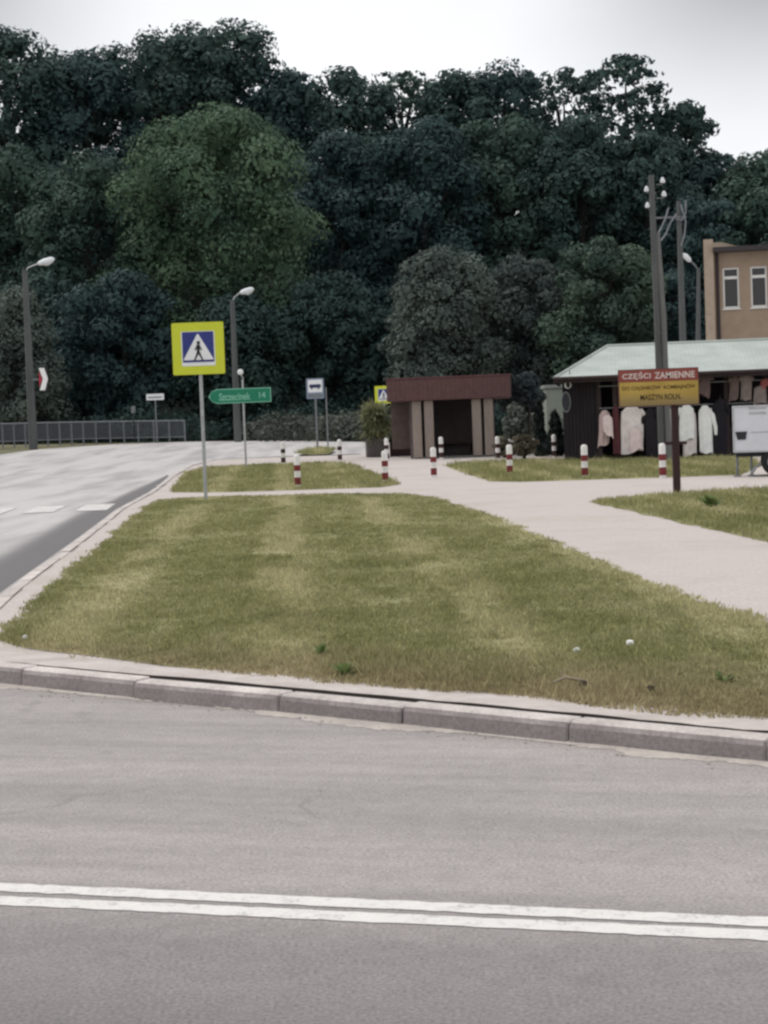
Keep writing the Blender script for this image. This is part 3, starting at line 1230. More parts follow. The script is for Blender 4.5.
# ---- roadside railing on the outer side of the bend
pts_f = [G(x, y) for x, y in ((-50, 447), (-20, 445.8), (0, 445), (45, 443.2), (90, 441.8), (135, 440.8), (196, 439.8))]
fr = thing('roadside_railing', 'long low grey metal railing along the far side of the bend', 'fence', pts_f[2])
fp = resample([Vector(p) for p in pts_f], 0.82)
o_ = pts_f[2]
M_RAIL = pm('rail_grey', (0.20, 0.21, 0.23), (0.14, 0.15, 0.165), 4, 0.6, 0.1)
M_RAILP = pm('rail_panel', (0.095, 0.10, 0.115), (0.07, 0.076, 0.088), 4, 0.7, 0.1)
FH = 1.05
for i, p in enumerate(fp):
    q = p - o_
    m = MB()
    m.box((q.x, q.y, q.z + FH / 2 - 0.1), (0.075, 0.075, FH + 0.2), 0, 0.008)
    m.build('post', M_RAIL, fr)
for z, r in ((FH - 0.02, 0.045), (0.16, 0.03)):
    m = MB()
    m.tube([p - o_ + Vector((0, 0, z)) for p in fp], r, 8)
    m.build('rail', M_RAIL, fr)
m = MB()
for a, b in zip(fp, fp[1:]):
    a, b = a - o_, b - o_
    for k in range(1, 7):
        c = a + (b - a) * (k / 7)
        m.box((c.x, c.y, c.z + FH / 2 + 0.05), (0.065, 0.02, FH - 0.22))
m.build('infill_bars', M_RAILP, fr)

# ---- street lamps
def street_lamp(label, base, Y, hpx, arm, head, r0, r1, mat):
    """arm and head: picture offsets from the pole top, in pixels at the lamp's distance"""
    t = thing('street_lamp', label, 'street lamp', base, 0)
    h = PX(hpx, Y)
    m = MB()
    m.tube([(0, 0, -0.2), (0, 0, 0.6), (0, 0, h * 0.5), (0, 0, h)], [r0, r0, (r0 + r1) / 2, r1], 12)
    m.build('pole', mat, t)
    m = MB()
    ax, az = PX(arm[0], Y), PX(arm[1], Y)
    m.tube([(0, 0, h - 0.15), (ax * 0.25, -0.02, h + az * 0.4), (ax, -0.04, h + az)], 0.035, 8)
    m.build('arm', M_GALV, t)
    hx, hz = PX(head[0], Y), PX(head[1], Y)
    d = Vector((hx, 0, hz))
    m = MB()
    p0 = Vector((ax, -0.04, h + az))
    m.tube([p0, p0 + d * 0.12, p0 + d * 0.45, p0 + d * 0.85, p0 + d], [0.05, 0.11, 0.155, 0.14, 0.05], 12)
    hd = m.build('lamp_head', M_LAMP, t)
    m = MB()
    m.tube([p0 + d * 0.35 + Vector((0, 0, -0.10)), p0 + d * 0.6 + Vector((0, 0, -0.14)), p0 + d * 0.85 + Vector((0, 0, -0.10))], [0.06, 0.10, 0.06], 10)
    m.build('lens', pm('lamp_lens', (0.6, 0.62, 0.62), None, 3, 0.3, 0), hd)
    return t


b = G(33, 446)
lamp1 = street_lamp('tall concrete street lamp at the far left with the chevron board on its post', b, b.y, 175, (13, 5.5), (17, 4.5), 0.21, 0.13, M_CONCD)
Y1 = b.y
# curve chevron board hangs beside the lamp post
cb = AT(43.5, 379, Y1 - 0.5)
t = thing('chevron_board', 'red and white curve chevron board fixed beside the left lamp post', 'sign', (cb.x, cb.y, cb.z), R(-28))
hh, ww = PX(24, Y1), PX(12, Y1)
m = MB()
m.plate(rrect(ww, hh, 0.04), 0, 0.03)
m.build('board', M_BLACK, t)
m = MB()
m.plate([(-ww * 0.44, -hh * 0.46), (ww * 0.12, -hh * 0.46), (ww * 0.46, 0), (ww * 0.12, hh * 0.46), (-ww * 0.44, hh * 0.46), (-ww * 0.06, 0)], -0.006, -0.001)
m.build('white_chevron', pm('reflective_white', (0.85, 0.83, 0.83), (0.8, 0.78, 0.78), 3, 0.4, 0), t)
m = MB()
m.plate([(-ww * 0.46, -hh * 0.33), (-ww * 0.13, 0), (-ww * 0.46, hh * 0.33)], -0.0065, -0.0015)
m.build('red_wedge', pm('reflective_red', (0.45, 0.03, 0.06), None, 3, 0.4, 0), t)
m = MB()
m.box((-ww * 0.8, 0.06, 0), (ww * 1.6, 0.05, 0.08))
m.build('bracket', M_GALVD, t)

b = G(238, 440)
street_lamp('dark slender street lamp behind the large crossing sign, its white head against the trees', b, b.y, 139, (8, 7), (14, 3.5), 0.19, 0.12, M_CONCD)

# ---- bus shelter
SB = G(447, 457.5)
D = SB.y
S = D / F
sh = thing('bus_shelter', 'small bus shelter with a deep maroon roof edge and paired grey columns', 'shelter', SB, R(-3))
M_MAROON = pm('maroon_boards', (0.112, 0.060, 0.058), (0.080, 0.043, 0.043), 5, 0.8, 0.2)
M_SHWALL = pm('shelter_plaster', (0.15, 0.122, 0.125), (0.10, 0.082, 0.086), 3, 0.9, 0.2)
M_COL = pm('column_render', (0.285, 0.235, 0.205), (0.195, 0.16, 0.14), 4, 0.9, 0.3, streak=True)


def sx(px):
    return (px - 447) * S


m = MB()
zt, zb_ = 79 * S, 57.5 * S
m.box(((sx(389.5) + sx(513)) / 2, 1.3, (zt + zb_) / 2), (123.5 * S, 3.4, zt - zb_), 0, 0.03)
rf = m.build('roof', M_MAROON, sh)
m = MB()
for k in range(27):
    x = sx(391.9) + k * (122.5 * S / 27.0)
    m.box((x, -0.415, (zt + zb_) / 2), (122.5 * S / 27.0 - 0.006, 0.022 + random.uniform(-0.004, 0.004), zt - zb_ - 0.03 + random.uniform(-0.02, 0.02)), 0, 0.002)
m.build('fascia_boards', M_MAROON, rf)
m = MB()
m.box(((sx(389.5) + sx(513)) / 2, 1.3, zt + 0.03), (124.5 * S, 3.46, 0.06), 0, 0.01)
m.build('roof_cap', pm('roof_felt', (0.11, 0.045, 0.05), (0.08, 0.035, 0.04), 3, 0.8, 0.1), rf)
for x in (417.5, 429.5, 477, 489):
    m = MB()
    m.box((sx(x + 1), -0.1, zb_ / 2 - 0.04), (9.0 * S, 0.30, zb_ + 0.08 - 0.004), 0, 0.012)
    m.build('column', M_COL, sh)
m = MB()
m.box(((sx(412) + sx(494)) / 2, 2.5, zb_ / 2), (82 * S, 0.15, zb_ - 0.004))
m.build('back_wall', M_SHWALL, sh)
m = MB()
for k in range(7):
    m.box((sx(391.5 + k * 3.1), 1.9, zb_ / 2 + 0.15), (2.9 * S, 0.06, zb_ - 0.31), 0, 0.006)
m.build('wind_screen', pm('screen_brown', (0.13, 0.095, 0.085), (0.09, 0.066, 0.060), 5, 0.9, 0.2), sh)
for x in (413, 493.5):
    m = MB()
    m.box((sx(x), 1.23, zb_ / 2), (0.14, 2.38, zb_ - 0.004))
    m.build('side_wall', M_SHWALL, sh)
m = MB()
m.box((sx(456), 2.2, 0.45), (36 * S, 0.4, 0.06), 0, 0.01)
m.box((sx(443), 2.2, 0.2), (0.06, 0.36, 0.44))
m.box((sx(469), 2.2, 0.2), (0.06, 0.36, 0.44))
m.build('bench', pm('bench_wood', (0.10, 0.075, 0.06)), sh)
m = MB()
m.box((sx(453), 1.2, 0.015), (84 * S, 2.9, 0.05))
m.build('floor_slab', M_CONC, sh)

# ---- planters and shrubs round the shelter
M_PLANTER = pm('planter_concrete', (0.115, 0.10, 0.095), (0.07, 0.062, 0.06), 4, 0.9, 0.3)


def planter(label, px, py, wpx, hpx, mat):
    p = G(px, py)
    D = p.y
    w_, h_ = PX(wpx, D), PX(hpx, D)
    t = thing('planter_box', label, 'planter', p, R(4))
    m = MB()
    # four walls and a bottom, open at the top
    m.box((0, -w_ / 2 + 0.04, h_ / 2), (w_, 0.08, h_), 0, 0.012)
    m.box((0, w_ / 2 - 0.04, h_ / 2), (w_, 0.08, h_), 0, 0.012)
    m.box((-w_ / 2 + 0.04, 0, h_ / 2), (0.078, w_ - 0.16, h_ - 0.004))
    m.box((w_ / 2 - 0.04, 0, h_ / 2), (0.078, w_ - 0.16, h_ - 0.004))
    m.build('box', mat, t)
    m = MB()
    m.box((0, 0, h_ - 0.06), (w_ - 0.16, w_ - 0.16, 0.05))
    m.build('soil', pm('soil', (0.035, 0.028, 0.022)), t)
    return p, w_, h_


def leaf_cloud(name, blobs, n, size, mat, parent, drop=0.25, flat=0.35, elong=1.5, core=0.0, jit=0.55):
    """a crown: many leaf-sized faces spread over the shells of overlapping clumps.
    blobs: list of (cx,cy,cz,rx,ry,rz)"""
    B = np.asarray(blobs, float)
    wgt = (B[:, 3] * B[:, 5])
    idx = rng.choice(len(B), n, p=wgt / wgt.sum())
    b_ = B[idx]
    d = rng.normal(0, 1, (n, 3))
    d[:, 2] += flat
    d /= np.linalg.norm(d, axis=1)[:, None]
    r = 1 - np.abs(rng.normal(0, drop, n))
    inner = rng.random(n) < core
    r = np.where(inner, rng.uniform(0.15, 0.65, n), r)
    r = np.clip(r, 0.15, 1) + rng.normal(0, 0.05, n)
    c = b_[:, :3] + d * b_[:, 3:6] * r[:, None]
    nrm = d + rng.normal(0, jit, (n, 3))
    nrm /= np.linalg.norm(nrm, axis=1)[:, None]
    a = np.cross(nrm, rng.normal(0, 1, (n, 3)))
    a /= np.linalg.norm(a, axis=1)[:, None]
    bb = np.cross(nrm, a)
    s = size * rng.lognormal(0, 0.3, n) * np.where(inner, 2.4, 1.0)
    a *= (s * elong * 0.5)[:, None]
    bb *= (s * 0.5)[:, None]
    v = np.stack([c - a, c - bb * 0.9 + a * 0.1, c + a, c + bb * 0.9 + a * 0.1], 1)
    q = np.arange(n * 4).reshape(n, 4)
    return raw_mesh(name, v.reshape(-1, 3), q, mat, parent)


p, w_, h_ = planter('square grey concrete planter box left of the shelter, holding the spiky shrub', 377, 456.5, 21, 18, M_PLANTER)
M_SPIKE = leafmat('spiky_leaf', (0.14, 0.155, 0.08), (0.44, 0.45, 0.26), 1.5, 0.25)
t = thing('spiky_shrub', 'bushy yellow-green spiky shrub growing in the left planter box', 'shrub', (p.x, p.y, p.z + h_ - 0.06))
hs = PX(40, p.y)
m = MB()
for k in range(5):
    a = random.uniform(0, 6.28)
    m.tube([(0, 0, 0), (math.cos(a) * 0.1, math.sin(a) * 0.1, hs * 0.35), (math.cos(a) * 0.22, math.sin(a) * 0.22, hs * 0.65)], [0.03, 0.022, 0.01], 6)
m.build('stem', pm('stem_brown', (0.06, 0.045, 0.03)), t)
vv, qq = [], []
for k in range(1000):
    a = random.uniform(0, 6.283)
    z0_ = random.uniform(0.0, 0.75) * hs
    rr = 0.30 * random.random()
    o_ = Vector((math.cos(a) * rr, math.sin(a) * rr, z0_))
    ln = random.uniform(0.35, 0.62) * hs * 0.8
    el = random.uniform(-0.35, 1.2)
    d = Vector((math.cos(a) * math.cos(el), math.sin(a) * math.cos(el), math.sin(el)))
    sd_ = Vector((-math.sin(a), math.cos(a), 0)) * 0.022
    mid_ = o_ + d * ln * 0.55 + Vector((0, 0, 0.03))
    end = o_ + d * ln + Vector((0, 0, -0.12 * ln))
    i = len(vv)
    vv += [o_ - sd_ * 0.4, o_ + sd_ * 0.4, mid_ + sd_, mid_ - sd_, end + sd_ * 0.1, end - sd_ * 0.1]
    qq += [(i, i + 1, i + 2, i + 3), (i + 3, i + 2, i + 4, i + 5)]
raw_mesh('leaves', [tuple(x) for x in vv], qq, M_SPIKE, t)
leaf_cloud('lower_leaves', [(random.uniform(-0.32, 0.32), random.uniform(-0.3, 0.3), hs * random.uniform(0.15, 0.8), 0.24, 0.24, 0.2) for _ in range(22)], 3000, 0.07, M_SPIKE, t)

M_PL2 = pm('brick_planter', (0.06, 0.035, 0.034), (0.04, 0.025, 0.026), 5, 0.9, 0.3)
p, w_, h_ = planter('low dark reddish planter box between the spiky shrub and the shelter', 401, 455.5, 21, 13, M_PL2)
t = thing('low_shrub', 'pale low plants filling the dark reddish planter by the shelter', 'shrub', (p.x, p.y, p.z + h_ - 0.06))
leaf_cloud('leaves', [(-0.2, 0, 0.12, 0.22, 0.25, 0.2), (0.15, 0, 0.15, 0.25, 0.25, 0.24), (0.0, 0.1, 0.1, 0.3, 0.25, 0.2)], 900, 0.06, leafmat('pale_leaf', (0.06, 0.07, 0.035), (0.22, 0.22, 0.12), 2, 0.2), t)


def shrub(name, label, px, py, wpx, hpx, nb, n, size, mat, trunk=0.0, shape='ball', Yoff=0.0):
    p = G(px, py)
    p.y += Yoff
    p.x += Yoff * p.x / max(p.y, 1)
    D = p.y
    w_, h_ = PX(wpx, D) / 2, PX(hpx, D)
    t = thing(name, label, 'shrub', p)
    bl = []
    z0_ = trunk * h_
    for k in range(nb):
        a = random.uniform(0, 6.283)
        f = random.random() ** 0.5
        if shape == 'cone':
            u = random.random() ** 1.3
            rr = w_ * (1 - u * 0.85)
            bl.append((math.cos(a) * f * rr * 0.6, math.sin(a) * f * rr * 0.6, z0_ + (h_ - z0_) * (0.06 + u * 0.86), rr * 0.5, rr * 0.5, (h_ - z0_) * 0.13))
        else:
            zc = random.uniform(-1, 1)
            rr = math.sqrt(max(0.05, 1 - zc * zc))
            hz = (h_ - z0_) / 2
            bl.append((math.cos(a) * f * rr * w_ * 0.72, math.sin(a) * f * rr * w_ * 0.72, z0_ + hz + zc * hz * 0.72, w_ * 0.34, w_ * 0.34, hz * 0.32))
    leaf_cloud('leaves', bl, n, size, mat, t)
    m = MB()
    m.tube([(0, 0, -0.1), (0.02, 0, max(z0_, h_ * 0.3)), (0, 0, h_ * 0.7)], [0.07, 0.05, 0.02], 8)
    m.build('stem', pm('stem_dark', (0.03, 0.025, 0.02)), t)
    return t


M_DKLEAF = leafmat('dark_leaf', (0.010, 0.016, 0.015), (0.030, 0.042, 0.034), 1.2, 0.1)
M_DKLEAF2 = leafmat('blue_dark_leaf', (0.026, 0.036, 0.040), (0.072, 0.092, 0.095), 1.2, 0.1)
M_OLIVE = leafmat('olive_leaf', (0.085, 0.075, 0.055), (0.25, 0.225, 0.16), 2.0, 0.1)
shrub('clipped_tree', 'dark round-headed clipped tree between the shelter and the pavilion', 530, 454, 40, 81, 46, 7000, 0.085, M_DKLEAF2, trunk=0.56, Yoff=0.5)
shrub('columnar_shrub', 'tall narrow dark evergreen in front of the pale green kiosk', 541, 456, 22, 56, 40, 4000, 0.07, M_DKLEAF, shape='cone')
shrub('columnar_shrub', 'short dark evergreen close to the left wall of the pavilion', 556, 456, 32, 47, 50, 6000, 0.07, M_DKLEAF, shape='cone')
shrub('pale_shrub', 'pale low leafy shrub against the right columns of the shelter', 505, 457.5, 24, 20, 24, 2400, 0.06, M_OLIVE)
shrub('mound_shrub', 'low olive-brown rounded shrub right of the shelter columns', 524, 458.5, 33, 24, 34, 3400, 0.055, M_OLIVE)
shrub('hanging_shrub', 'dim grey-green bush behind the low mound right of the shelter', 519, 452, 36, 50, 30, 2600, 0.11, leafmat('dim_leaf', (0.07, 0.08, 0.07), (0.17, 0.185, 0.16), 1.4, 0.1), Yoff=5)

# ---- pale green kiosk behind the shrubs
kp_ = G(556, 452)
D = kp_.y + 3
kb_ = AT(559, 440, D)
kb_.z = float(H(kb_.x, kb_.y))
t = thing('green_kiosk', 'small pale green kiosk seen between the dark shrubs and the pavilion', 'kiosk', kb_)
kw, kh = PX(34, D), PX(61, D)
M_KIOSK = pm('kiosk_green', (0.205, 0.235, 0.20), (0.16, 0.185, 0.16), 3, 0.6, 0.1)
m = MB()
m.box((0.2, 0.8, kh / 2), (kw, 1.6, kh), 0, 0.04)
m.build('wall', M_KIOSK, t)
m = MB()
m.box((0.2, 0.8, kh + 0.06), (kw + 0.16, 1.76, 0.12), 0, 0.02)
m.build('roof', pm('kiosk_roof', (0.22, 0.24, 0.22)), t)
m = MB()
m.box((0.2, -0.012, kh * 0.30), (kw * 0.8, 0.03, kh * 0.4), 0, 0.008)
m.build('lower_panel', pm('kiosk_panel', (0.10, 0.12, 0.10)), t)

# ---- market pavilion
PB = G(640, 459)
D = PB.y
S = D / F
PVR = -math.atan2(PB.x - 1.0, PB.y)
pv = thing('market_pavilion', 'dark timber market pavilion with a pale green hipped metal roof', 'pavilion', PB, PVR)


def vx(px):
    return (px - 640) * S


def vz(py):
    return (459 - py) * S


M_SHEETMETAL = None
mm, nt, bb_ = nodes_of('pale_green_sheet_metal')
tcn = N(nt, 'ShaderNodeTexCoord')
wv = N(nt, 'ShaderNodeTexWave', wave_type='BANDS', bands_direction='X')
wv.inputs['Scale'].default_value = 2.6
L(nt, tcn.outputs['Object'], wv.inputs['Vector'])
n1 = noise(nt, tcn.outputs['Object'], 1.2, 5, 0.65)
c = ramp(nt, n1, [(0.35, (0.28, 0.315, 0.298)), (0.62, (0.365, 0.398, 0.375))])
c = mixc(nt, 1.0, c, ramp(nt, wv.outputs['Fac'], [(0.0, 0.94), (0.25, 1.0)]), 'MULTIPLY')
L(nt, c, bb_.inputs['Base Color'])
bb_.inputs['Roughness'].default_value = 0.55
bump(nt, bb_, wv.outputs['Fac'], 0.15, 0.02)
M_SHEETMETAL = mm
M_PLANK = pm('dark_planks', (0.021, 0.016, 0.021), (0.013, 0.010, 0.014), 4, 0.85, 0.3, streak=True)
M_TIMBER = pm('dark_timber', (0.045, 0.03, 0.03), (0.028, 0.02, 0.022), 4, 0.85, 0.3, streak=True)
ex0, ex1 = vx(558), vx(558) + 11.5
ey0, ey1 = -0.6, 7.0
ez = vz(375.2)
run = (ey1 - ey0) / 2
ridge_y = (ey0 + ey1) / 2
Dr = (D + ridge_y) / D
rz_ = (459 - 345) * S * Dr + (Dr - 1) * 0 - 0.0
rz_ = AT(640, 345, D + ridge_y).z - PB.z
rx0 = (Matrix.Rotation(-PVR, 3, 'Z') @ (AT(607, 346, D + ridge_y - 0.6) - PB)).x
m = MB()
A0, A1, A2, A3 = (ex0, ey0, ez), (ex1, ey0, ez), (ex1, ey1, ez), (ex0, ey1, ez)
R0, R1 = (rx0, ridge_y, rz_), (ex1 - (rx0 - ex0), ridge_y, rz_)
m.add([A0, A1, A2, A3, R0, R1], [(0, 1, 5, 4), (1, 2, 5), (2, 3, 4, 5), (3, 0, 4), (3, 2, 1, 0)])
rf = m.build('roof', M_SHEETMETAL, pv)
m = MB()
m.box(((ex0 + ex1) / 2, ey0 - 0.015, ez - 0.075), (ex1 - ex0, 0.03, 0.16))
m.box((ex0 - 0.016, (ey0 + ey1) / 2, ez - 0.075), (0.03, ey1 - ey0, 0.16))
m.build('fascia', M_TIMBER, rf)
m = MB()
m.tube([(ex0, ey0 - 0.09, ez - 0.03), (ex1, ey0 - 0.09, ez - 0.03)], 0.055, 8)
m.build('gutter', M_TIMBER, rf)
m = MB()
m.tube([R0, R1], 0.06, 8)
m.tube([A0, R0], 0.05, 8)
m.build('ridge_cap', M_SHEETMETAL, rf)
# walls: left bay closed with planks, the rest open behind the clothes
wz = ez - 0.02


def plank_wall(name, xa, xb, y, za, zb2, n):
    m = MB()
    st = (xb - xa) / n
    for k in range(n):
        m.box((xa + st * (k + 0.5), y + random.uniform(-0.006, 0.006), (za + zb2) / 2), (st - 0.012, 0.04, zb2 - za), 0, 0.006)
    m.box(((xa + xb) / 2, y + 0.05, (za + zb2) / 2), (xb - xa, 0.04, zb2 - za - 0.02))
    return m.build(name, M_PLANK, pv)


plank_wall('plank_wall', vx(567), vx(600), 0.0, -0.05, wz, 9)
plank_wall('back_wall', vx(567), ex1 - 0.5, 3.4, -0.05, wz, 40)
m = MB()
m.box((vx(566), 3.0, wz / 2), (0.06, 6.0, wz - 0.02))
m.build('side_wall', M_PLANK, pv)
m = MB()
m.box(((vx(567) + ex1 - 0.5) / 2, 1.7, wz - 0.06), (ex1 - 0.5 - vx(567), 3.3, 0.05))
m.build('ceiling_boards', M_PLANK, pv)
for x in (601, 617, 690, 727, 765, 800, 840):
    m = MB()
    m.box((vx(x), 0.0, wz / 2 - 0.05), (0.13, 0.13, wz + 0.09), 0, 0.01)
    m.build('post', M_TIMBER, pv)
for z in (vz(407), vz(385)):
    m = MB()
    m.tube([(vx(601), -0.08, z), (vx(768) + 2, -0.08, z)], 0.02, 8)
    m.build('hanging_rail', M_GALVD, pv)
m = MB()
m.box((vx(720), 1.0, 0.4), (vx(820) - vx(610), 0.8, 0.8), 0, 0.02)
m.build('counter', M_TIMBER, pv)
m = MB()
m.box(((vx(567) + ex1 - 0.5) / 2, 1.7, -0.04), (ex1 - 0.5 - vx(567), 3.5, 0.12))
m.build('floor_slab', M_CONCD, pv)
# the little ring and dark oval at the roof's left corner
q = AT(568, 385, D - 0.1)
t = thing('round_mirror', 'small round white-rimmed mirror under the left corner of the pavilion roof', 'mirror', q, R(15))
m = MB()
m.plate(disc(PX(3.6, D)), 0, 0.03)
m.build('rim', M_WHITE, t)
m = MB()
m.plate([(x * 0.7, z * 1.0) for x, z in disc(PX(2.9, D))], -0.006, -0.001)
m.build('glass', M_BLACK, t)
m = MB()
m.tube([(0, 0.02, 0), (0.1, 0.08, 0.25), (0.1, 0.1, 0.42)], 0.015, 6)
m.build('arm', M_GALVD, t)
q = AT(566, 402, D - 0.15)
t = thing('oval_panel', 'dark oval board with a pale edge hung on the pavilion corner below the round mirror', 'board', q)
m = MB()
m.plate([(x * 0.55, z * 1.2) for x, z in disc(PX(8.6, D))], 0, 0.03)
m.build('pale_edge', pm('pale_edge', (0.22, 0.24, 0.24)), t)
m = MB()
m.plate([(x * 0.5, z * 1.15) for x, z in disc(PX(8.0, D))], -0.008, -0.002)
m.build('dark_face', pm('dark_face', (0.035, 0.035, 0.045)), t)


# ---- garments on the rails
def cloth(name, c1, c2):
    return pm(name, c1, c2, 6, 0.9, 0.2)


def garment(label, px0, px1, py0, py1, mat, sleeve=(0, 0), group='garments hanging under the pavilion', flare=1.0, yo=-0.14, kind='garment'):
    x0_, x1_ = vx(px0), vx(px1)
    z1_, z0_ = vz(py0), vz(py1)
    w_ = x1_ - x0_
    cx = (x0_ + x1_) / 2
    gp = Matrix.Rotation(PVR, 3, 'Z') @ Vector((cx, yo, 0))
    t = thing(kind, label, 'garment', (PB.x + gp.x, PB.y + gp.y, PB.z + z0_), PVR, group)
    hgt = z1_ - z0_
    nu, nv = 28, 18
    ph_ = [random.uniform(0, 6.28) for _ in range(3)]
    hem, skew = random.uniform(-0.09, 0.09), random.uniform(-0.07, 0.07)
    vs = []
    for j in range(nv + 1):
        v = j / nv
        # shoulders slope at the top, the hem swings out
        if v > 0.86:
            wr = 1 - (v - 0.86) / 0.14 * 0.62
        else:
            wr = 0.92 + (1 - v) * 0.08 * flare + 0.03 * math.sin(v * 7 + ph_[0])
        for i in range(nu):
            a = 2 * math.pi * i / nu
            fold = 1 + (0.22 * math.sin(6 * a + ph_[1]) + 0.14 * math.sin(9 * a + ph_[2] + v)) * (1 - v) ** 0.7
            vs.append((w_ / 2 * wr * math.cos(a) * (1 + 0.10 * (fold - 1)) + skew * (1 - v) ** 2, 0.075 * math.sin(a) * fold, v * hgt + (0.03 * math.sin(3 * a + ph_[0]) + hem * math.cos(a)) * (1 - v)))
    fs = [(j * nu + i, j * nu + (i + 1) % nu, (j + 1) * nu + (i + 1) % nu, (j + 1) * nu + i) for j in range(nv) for i in range(nu)]
    m = MB()
    m.add(vs, fs, True)
    m.add(vs[-nu:], [tuple(range(nu))])
    m.build('cloth_body', mat, t)
    for s, ln in ((-1, sleeve[0]), (1, sleeve[1])):
        if not ln:
            continue
        m = MB()
        sxx = s * w_ * 0.36
        m.tube([(sxx, -0.01, hgt * 0.93), (s * w_ * 0.52, -0.02, hgt * 0.80), (s * (w_ * 0.52 + 0.09 * ln), -0.02, hgt * (0.93 - 0.42 * ln)), (s * (w_ * 0.52 + 0.10 * ln), -0.02, hgt * (0.93 - 0.62 * ln))], [0.05, 0.07, 0.062, 0.05], 10)
        m.build('sleeve', mat, t)
    m = MB()
    m.tube([(-w_ * 0.3, 0, hgt * 0.955), (0, 0, hgt * 1.0), (w_ * 0.3, 0, hgt * 0.955)], 0.008, 6)
    m.tube([(0, 0, hgt), (0, 0.01, hgt + 0.04), (0, 0.05, hgt + 0.07)], 0.005, 6)
    m.build('hanger', M_GALVD, t)
    return t


C_PINK = cloth('pink_cloth', (0.56, 0.42, 0.42), (0.38, 0.28, 0.28))
C_ROSE = cloth('rose_cloth', (0.80, 0.66, 0.66), (0.62, 0.50, 0.50))
C_GREYP = cloth('greyish_pink_cloth', (0.82, 0.75, 0.74), (0.56, 0.50, 0.49))
C_WHITE = cloth('white_cloth', (0.86, 0.86, 0.85), (0.70, 0.70, 0.69))
C_DARK = cloth('navy_cloth', (0.014, 0.013, 0.019), (0.009, 0.008, 0.012))
C_DARK2 = cloth('charcoal_cloth', (0.022, 0.019, 0.024), (0.013, 0.011, 0.015))
C_BROWN = cloth('brown_cloth', (0.16, 0.115, 0.105), (0.10, 0.07, 0.068))
C_TAUPE = cloth('taupe_cloth', (0.24, 0.20, 0.185), (0.15, 0.122, 0.115))
C_MAR = cloth('maroon_cloth', (0.11, 0.035, 0.04), (0.07, 0.022, 0.027))
garment('dusty pink garment hanging furthest left under the pavilion', 600.5, 612, 409, 444, C_PINK)
garment('pale rose blouse hung over the dusty pink garment', 604, 614, 414, 434, C_ROSE, yo=-0.30)
garment('dark maroon strip of cloth right of the pink garments', 613.5, 621, 405, 453, C_MAR)
garment('long pale pinkish-grey dress, widest of the light garments', 621.5, 645, 406, 452, C_GREYP, (0, 0.2))
garment('small white top hung low before the long pale dress', 630, 642, 428, 450, C_ROSE, yo=-0.32)
garment('dark charcoal coat between the pale dress and the sign post', 645, 658, 409, 456, C_DARK2, (0.4, 0.3))
garment('navy coat close to the left of the sign post', 656, 667, 405, 458, C_DARK, (0.3, 0.3))
garment('white shirt hanging just left of the sign post', 666.5, 677, 410, 439, C_WHITE)
garment('dusty pink skirt below the white shirt by the sign post', 667, 677, 438, 455, C_PINK, yo=-0.16)
garment('white jacket hanging just right of the sign post', 679.5, 695, 407, 442, C_WHITE, (0.5, 0))
garment('long pale grey robe behind the white jacket', 683, 697, 411, 457, C_GREYP, yo=-0.05)
garment('long white coat with one sleeve showing, furthest right of the white clothes', 698.5, 712, 408, 455, C_WHITE, (0, 0.9))
garment('brown jacket under the roof edge right of the yellow sign', 700, 712, 378, 398, C_BROWN, (0.3, 0.3))
garment('taupe coat hung high under the roof above the trailer', 741, 752, 379, 404, C_TAUPE, (0.2, 0.2))
garment('brown coat beside the taupe one, high above the trailer', 730, 740, 380, 404, C_BROWN, (0.2, 0.2))
garment('red-brown top at the right edge above the trailer', 760, 772, 384, 392, cloth('brick_cloth', (0.30, 0.10, 0.09), (0.22, 0.07, 0.065)))
garment('pale taupe dress at the right edge below the red-brown top', 753, 766, 391, 408, C_TAUPE)
garment('dark navy long coat in the gap left of the trailer', 714, 727, 402, 456, C_DARK, (0.3, 0.3))

# ---- trailer
TB = G(762, 476)
D = TB.y
tr = thing('box_trailer', 'white box trailer with a dark plate, parked at the right edge', 'trailer', TB, R(-10.5))
S3 = D / F


def tx(px):
    return (px - 762) * S3


m = MB()
bw, bz0, bz1 = 2.3, (476 - 452) * S3, (476 - 405) * S3
m.box((tx(734.5) + bw / 2, 0.65, (bz0 + bz1) / 2), (bw, 1.3, bz1 - bz0), 0, 0.02)
bd = m.build('body', pm('trailer_white', (0.60, 0.61, 0.645), (0.53, 0.54, 0.57), 2, 0.45, 0.03), tr)
m = MB()
for z in (bz0 + 0.02, bz1 - 0.02):
    m.box((tx(734.5) + bw / 2, -0.008, z), (bw - 0.03, 0.012, 0.035))
m.box((tx(735.5), -0.008, (bz0 + bz1) / 2), (0.03, 0.011, bz1 - bz0 - 0.08))
m.build('edge_trim', pm('trim_grey', (0.45, 0.46, 0.48)), bd)
m = MB()
m.plate([(tx(737), (476 - 431.0) * S3), (tx(748.5), (476 - 431.0) * S3), (tx(747), (476 - 439) * S3), (tx(739), (476 - 439) * S3)], -0.02, -0.003)
m.build('dark_plate', pm('plate_dark', (0.03, 0.03, 0.036)), bd)
m = MB()
for k, (a, b_, z) in enumerate(((751, 768, 408), (751, 768, 413), (752, 770, 432))):
    m.box(((tx(a) + tx(b_)) / 2, -0.004, (476 - z) * S3), (tx(b_) - tx(a), 0.006, 0.05 if k < 2 else 0.02))
m.build('faded_band', pm('faded_grey', (0.42, 0.42, 0.44)), bd)
